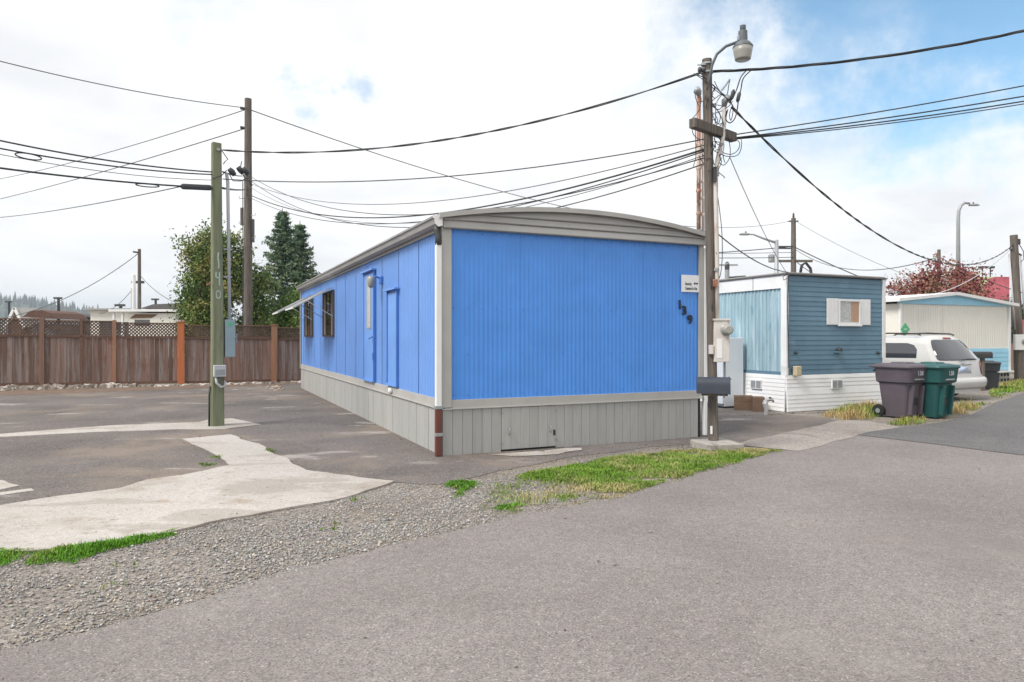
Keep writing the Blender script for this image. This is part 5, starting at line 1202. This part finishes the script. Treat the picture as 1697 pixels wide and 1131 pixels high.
for px_, top_, Y_, lab, sd_ in ((1676,500,48,'dark green bush behind the right hand pole',31),):
    p = at(px_,560,Y_); broadleaf('leafy_shrub', (p.x,Y_,0), zpix(top_,Y_), .9, 4000, .22, [(.02,.05,.03),(.05,.085,.035)], lab, sd_, .08, .05, cat='shrub')
def conifer(loc, H_, rad, label, seed, n_lv=34):
    rr_ = random.Random(seed); root = empty('conifer', loc, 0, label=label, cat='tree', group='conifers behind the fence')
    T = MB().tube([(0,0,0),(0,0,H_*.5),(0,0,H_)], [.17,.10,.012], 8); pts, nd = [], []
    for lv in range(n_lv):
        f = .10+.89*lv/n_lv; z = H_*f; L0 = rad*(1-f)**.95*rr_.uniform(.7,1.15)+.05
        for k in range(11):
            az = rr_.uniform(0,2*math.pi); L_ = L0*rr_.uniform(.55,1.18); d = Vector((math.cos(az),math.sin(az),0)); pp = []
            for i in range(7):
                t = i/6; pp.append(Vector((0,0,z))+d*L_*t+Vector((0,0,-.10*L_*t+.22*L_*t*t*t)))
            if k < 4: T.tube(pp, [.022*(1-f)+.006]*7, 3, False)
            for i in range(1,7):
                for s in range(10):
                    q = pp[i]+Vector((rr_.gauss(0,.06),rr_.gauss(0,.06),rr_.gauss(-.02,.035)))-d*rr_.random()*L_/6
                    pts.append(q); 
    T.build('trunk', M['bark'], root)
    P_ = np.array(pts); n = len(P_); cc = np.array([mnoise.noise(Vector(p)*1.8) for p in P_])
    t = np.clip(.45+1.0*cc+.2*rng.standard_normal(n),0,1)[:,None]; col = np.array((.08,.145,.095))*(1-t)+np.array((.22,.30,.165))*t
    hot = np.clip(3*(cc-.32),0,1)[:,None]; col = col*(1-hot*.5)+np.array((.19,.16,.07))*hot*.5
    leaf_cloud('crown', P_, None, .17, col*(.8+.4*rng.random((n,1))), M['leaf'], root, .28); return root
c1 = at(468,560,31); conifer((c1.x,31,0), zpix(345,31), 2.9, 'taller dark conifer with a pointed top behind the fence', 5)
c2 = at(497,560,32); conifer((c2.x,32,0), zpix(366,32), 2.5, 'shorter conifer just right of the pointed one', 6, 30)

# ------------------------------------------------------------------ overhead wires
def wire(label, a, b, sag, r=.009, m='cable', twist=0, n=36, group='overhead wires'):
    a, b = Vector(a), Vector(b); P_ = [a.lerp(b,i/n)-Vector((0,0,4*sag*(i/n)*(1-i/n))) for i in range(n+1)]
    o = MB()
    if twist:
        n2 = n*5
        for k in range(twist):
            Q = []
            for i in range(n2+1):
                t = i/n2; p = a.lerp(b,t)-Vector((0,0,4*sag*t*(1-t))); L_ = (b-a).length
                an = 2*math.pi*(t*L_/1.5+k/twist+.25*math.sin(t*L_*1.3)); sd_ = (b-a).cross(Vector((0,0,1))).normalized(); Q.append(p+(sd_*math.cos(an)+Vector((0,0,1))*math.sin(an))*r*1.0)
            o.tube(Q, r, 5)
    else: o.tube(P_, r, 5)
    w = o.build('overhead_wire', M[m], None, smooth=True)
    return tag(w, label, 'wire', group), P_
At = at
# pole-mounted ends
A_top = lambda py, dx=0: Vector((GA.x+dx, GA.y, zpix(py,GY)))
B_ = lambda py: Vector((BX, BY-.12, zpix(py,BY)))
C_ = lambda px, py, Y=CY: at(px, py, Y)
D_ = Vector((DX+dlean, DY, zpix(405,DY)))
Fp = lambda py: Vector((at(1315,560,70).x, 69.8, zpix(py,70)))
wire('highest wire running from the tall brown pole to the upper left corner', B_(181), at(-60,86,20), .18, .016, 'wire')
wire('long thin wire from the tall brown pole to the far crossarm pole', B_(182), Fp(366), 2.2, .02, 'wire')
wire('faint wire dropping left from the top of the tall brown pole', B_(183), at(-120,312,60), .6, .018, 'wire')
wire('wire dropping left from the second insulator of the tall brown pole', B_(214), at(-120,355,55), .3, .02, 'wire')
wire('upper black cable from the left edge to the green pole', A_top(286), at(-120,206,9), .10, .013)
w6, P6 = wire('black cable with a looped storage frame at the left edge', A_top(290), at(-120,222,9), .10, .012)
def snowshoe(w, c, d, L_, h):
    d = d.normalized(); up = Vector((0,0,1)); Q = []
    for i in range(17): a = 2*math.pi*i/16; Q.append(Vector(c)+d*math.cos(a)*L_+up*(math.sin(a)*h*(1.0)-h))
    MB().tube(Q, .010, 5, False).build('storage_loop', M['cable'], w, smooth=True)
k = min(range(len(P6)), key=lambda i: abs(CX+F*P6[i].x/P6[i].y-50)); snowshoe(w6, P6[k], P6[k+1]-P6[k], .17, .04)
wire('thin grey wire below the looped cable at the left', A_top(299), at(-120,230,9), .12, .006, 'wire')
w8, P8 = wire('low thick cable from the left edge with a grey splice case', A_top(312), at(-120,262,9), .06, .015)
k = min(range(len(P8)), key=lambda i: abs(CX+F*P8[i].x/P8[i].y-248)); snowshoe(w8, P8[k], P8[k+1]-P8[k], .20, .025)
ka = min(range(len(P8)), key=lambda i: abs(CX+F*P8[i].x/P8[i].y-346)); dv = (P8[ka+1]-P8[ka]).normalized()
MB().tube([P8[ka], P8[ka]+dv*.03, P8[ka]+dv*.55, P8[ka]+dv*.58], [.03,.05,.05,.03], 10).build('splice_case', M['darkmetal'], w8, smooth=False)
wire('lowest thin grey wire rising from the left edge to the splice case', P8[ka]+dv*.58, at(-120,362,30), .25, .010, 'wire')
wire('short thick cable joining the green pole to the tall brown pole', A_top(312,.1), B_(315), .03, .022)
wire('short upper cable joining the green pole to the tall brown pole', A_top(285,.1), B_(292), .05, .016)
wire('heavy twisted service cable sweeping from the green pole top to the lamp pole', A_top(249,.1), C_(1167,119), .42, .0095, 'cable', 2)
wire('upper slim cable from the crossarm to the green pole', C_(1166,231), A_top(297,.1), .26, .009)
wire('second slim cable just below it from the crossarm pole to the tall brown pole', C_(1167,241), B_(303), .85, .009, 'wire')
wire('thick cable over the blue roof from the crossarm pole to the tall brown pole', C_(1167,248), B_(322), .95, .016)
wire('cable lying close under the thick cable over the blue roof', C_(1167,251), B_(326), 1.05, .010)
wire('slim cable dipping behind the blue roof toward the tall brown pole', C_(1167,272), B_(296), 1.35, .010)
wire('twin cable dipping behind the blue roof toward the tall brown pole', C_(1167,262), B_(290), 1.15, .010)
wire('thin grey wire sinking behind the roof edge', C_(1167,258), B_(308), 1.2, .007, 'wire')
wire('heavy twisted cable climbing from the lamp pole to the upper right corner', C_(1174,119), at(1950,-15,9.2), .22, .011, 'cable', 3)
wire('topmost of the straight cables leaving the crossarm to the right', C_(1214,224,10.3), at(1950,92,9.5), .05, .009)
wire('second of the straight cables leaving the crossarm to the right', C_(1216,229,10.3), at(1950,114,9.5), .06, .010)
wire('third of the straight cables leaving the crossarm to the right', C_(1216,230,10.33), at(1950,123,9.6), .08, .010)
wire('lowest of the straight cables leaving the crossarm to the right', C_(1217,231,10.35), at(1950,126,9.6), .10, .008, 'wire')
wire('heavy twisted cable sagging from the lamp pole to the right hand pole', C_(1213,178), D_, 1.42, .0105, 'cable', 2)
wire('thin drop wire from the lamp pole to the weathered home corner', C_(1186,385), local(H2,.05,.0,T2+.06), .12, .010)
wire('thin steep drop wire from the crossarm to the weathered home corner', C_(1210,262), local(H2,.0,.02,T2+.08), .10, .006, 'wire')
wire('steep slim cable falling from the lamp pole to the weathered roof', C_(1188,300), local(H2,-.02,2.2,T2+.05), .02, .007)
wire('far upper cable running left from the crossarm of the far pole', Fp(409), at(700,420,75), .8, .045)
wire('far middle cable running left from the far pole', Fp(419), at(700,395,70), .6, .03, 'wire')
wire('far lower cable running left from the far pole', Fp(427), at(700,400,66), .6, .035)
wire('far thick cable running down right from the far pole', Fp(410), at(1760,545,60), 1.2, .05)
wire('second far cable running down right from the far pole', Fp(432), at(1620,560,50), 1.2, .04)
wire('thin high wire running down right from the top of the far pole', Fp(366), at(1760,520,60), 1.5, .02, 'wire')
wire('far cable from the far pole to the short brown pole', Fp(413), Vector((at(1556,560,42).x,42,zpix(426,42))), 1.4, .03, 'wire')
wire('slim cable from the short brown pole down past the billboard', Vector((at(1556,560,42).x,42,zpix(426,42))), at(1760,500,45), .4, .03, 'wire')
wire('short pale cable across the red tree to the right hand pole', Vector((DX+dlean,DY,zpix(408,DY))), at(1490,492,24), .55, .014, 'pvcgrey')
wire('slim wire from the far left pole rising from the hill', Vector((at(231,560,48).x,48,zpix(419,48))), at(-30,533,46), .9, .025, 'wire')
wire('slim wire falling right from the far left pole', Vector((at(231,560,48).x,48,zpix(455,48))), at(300,505,40), .3, .02, 'wire')
wire('thin wire from the white pole down to the camper roof', Vector((at(222,560,40).x,40,zpix(477,40))), at(165,520,44), .3, .016, 'wire')

# ------------------------------------------------------------------ the air
def haze():
    m = bpy.data.materials.new('haze_air'); m.use_nodes = True; nt = m.node_tree; nt.nodes.clear()
    o = nt.nodes.new('ShaderNodeOutputMaterial'); v = nt.nodes.new('ShaderNodeVolumePrincipled')
    v.inputs['Color'].default_value = (.80,.90,1,1); v.inputs['Density'].default_value = .00030; v.inputs['Anisotropy'].default_value = 0
    nt.links.new(v.outputs[0], o.inputs['Volume'])
    tag(MB().box(-3600,3600,-70,3600,-1.2,160).build('haze', m), 'thin pale haze over the far hills', 'haze', kind='stuff')
HAZE = True
if HAZE: haze()
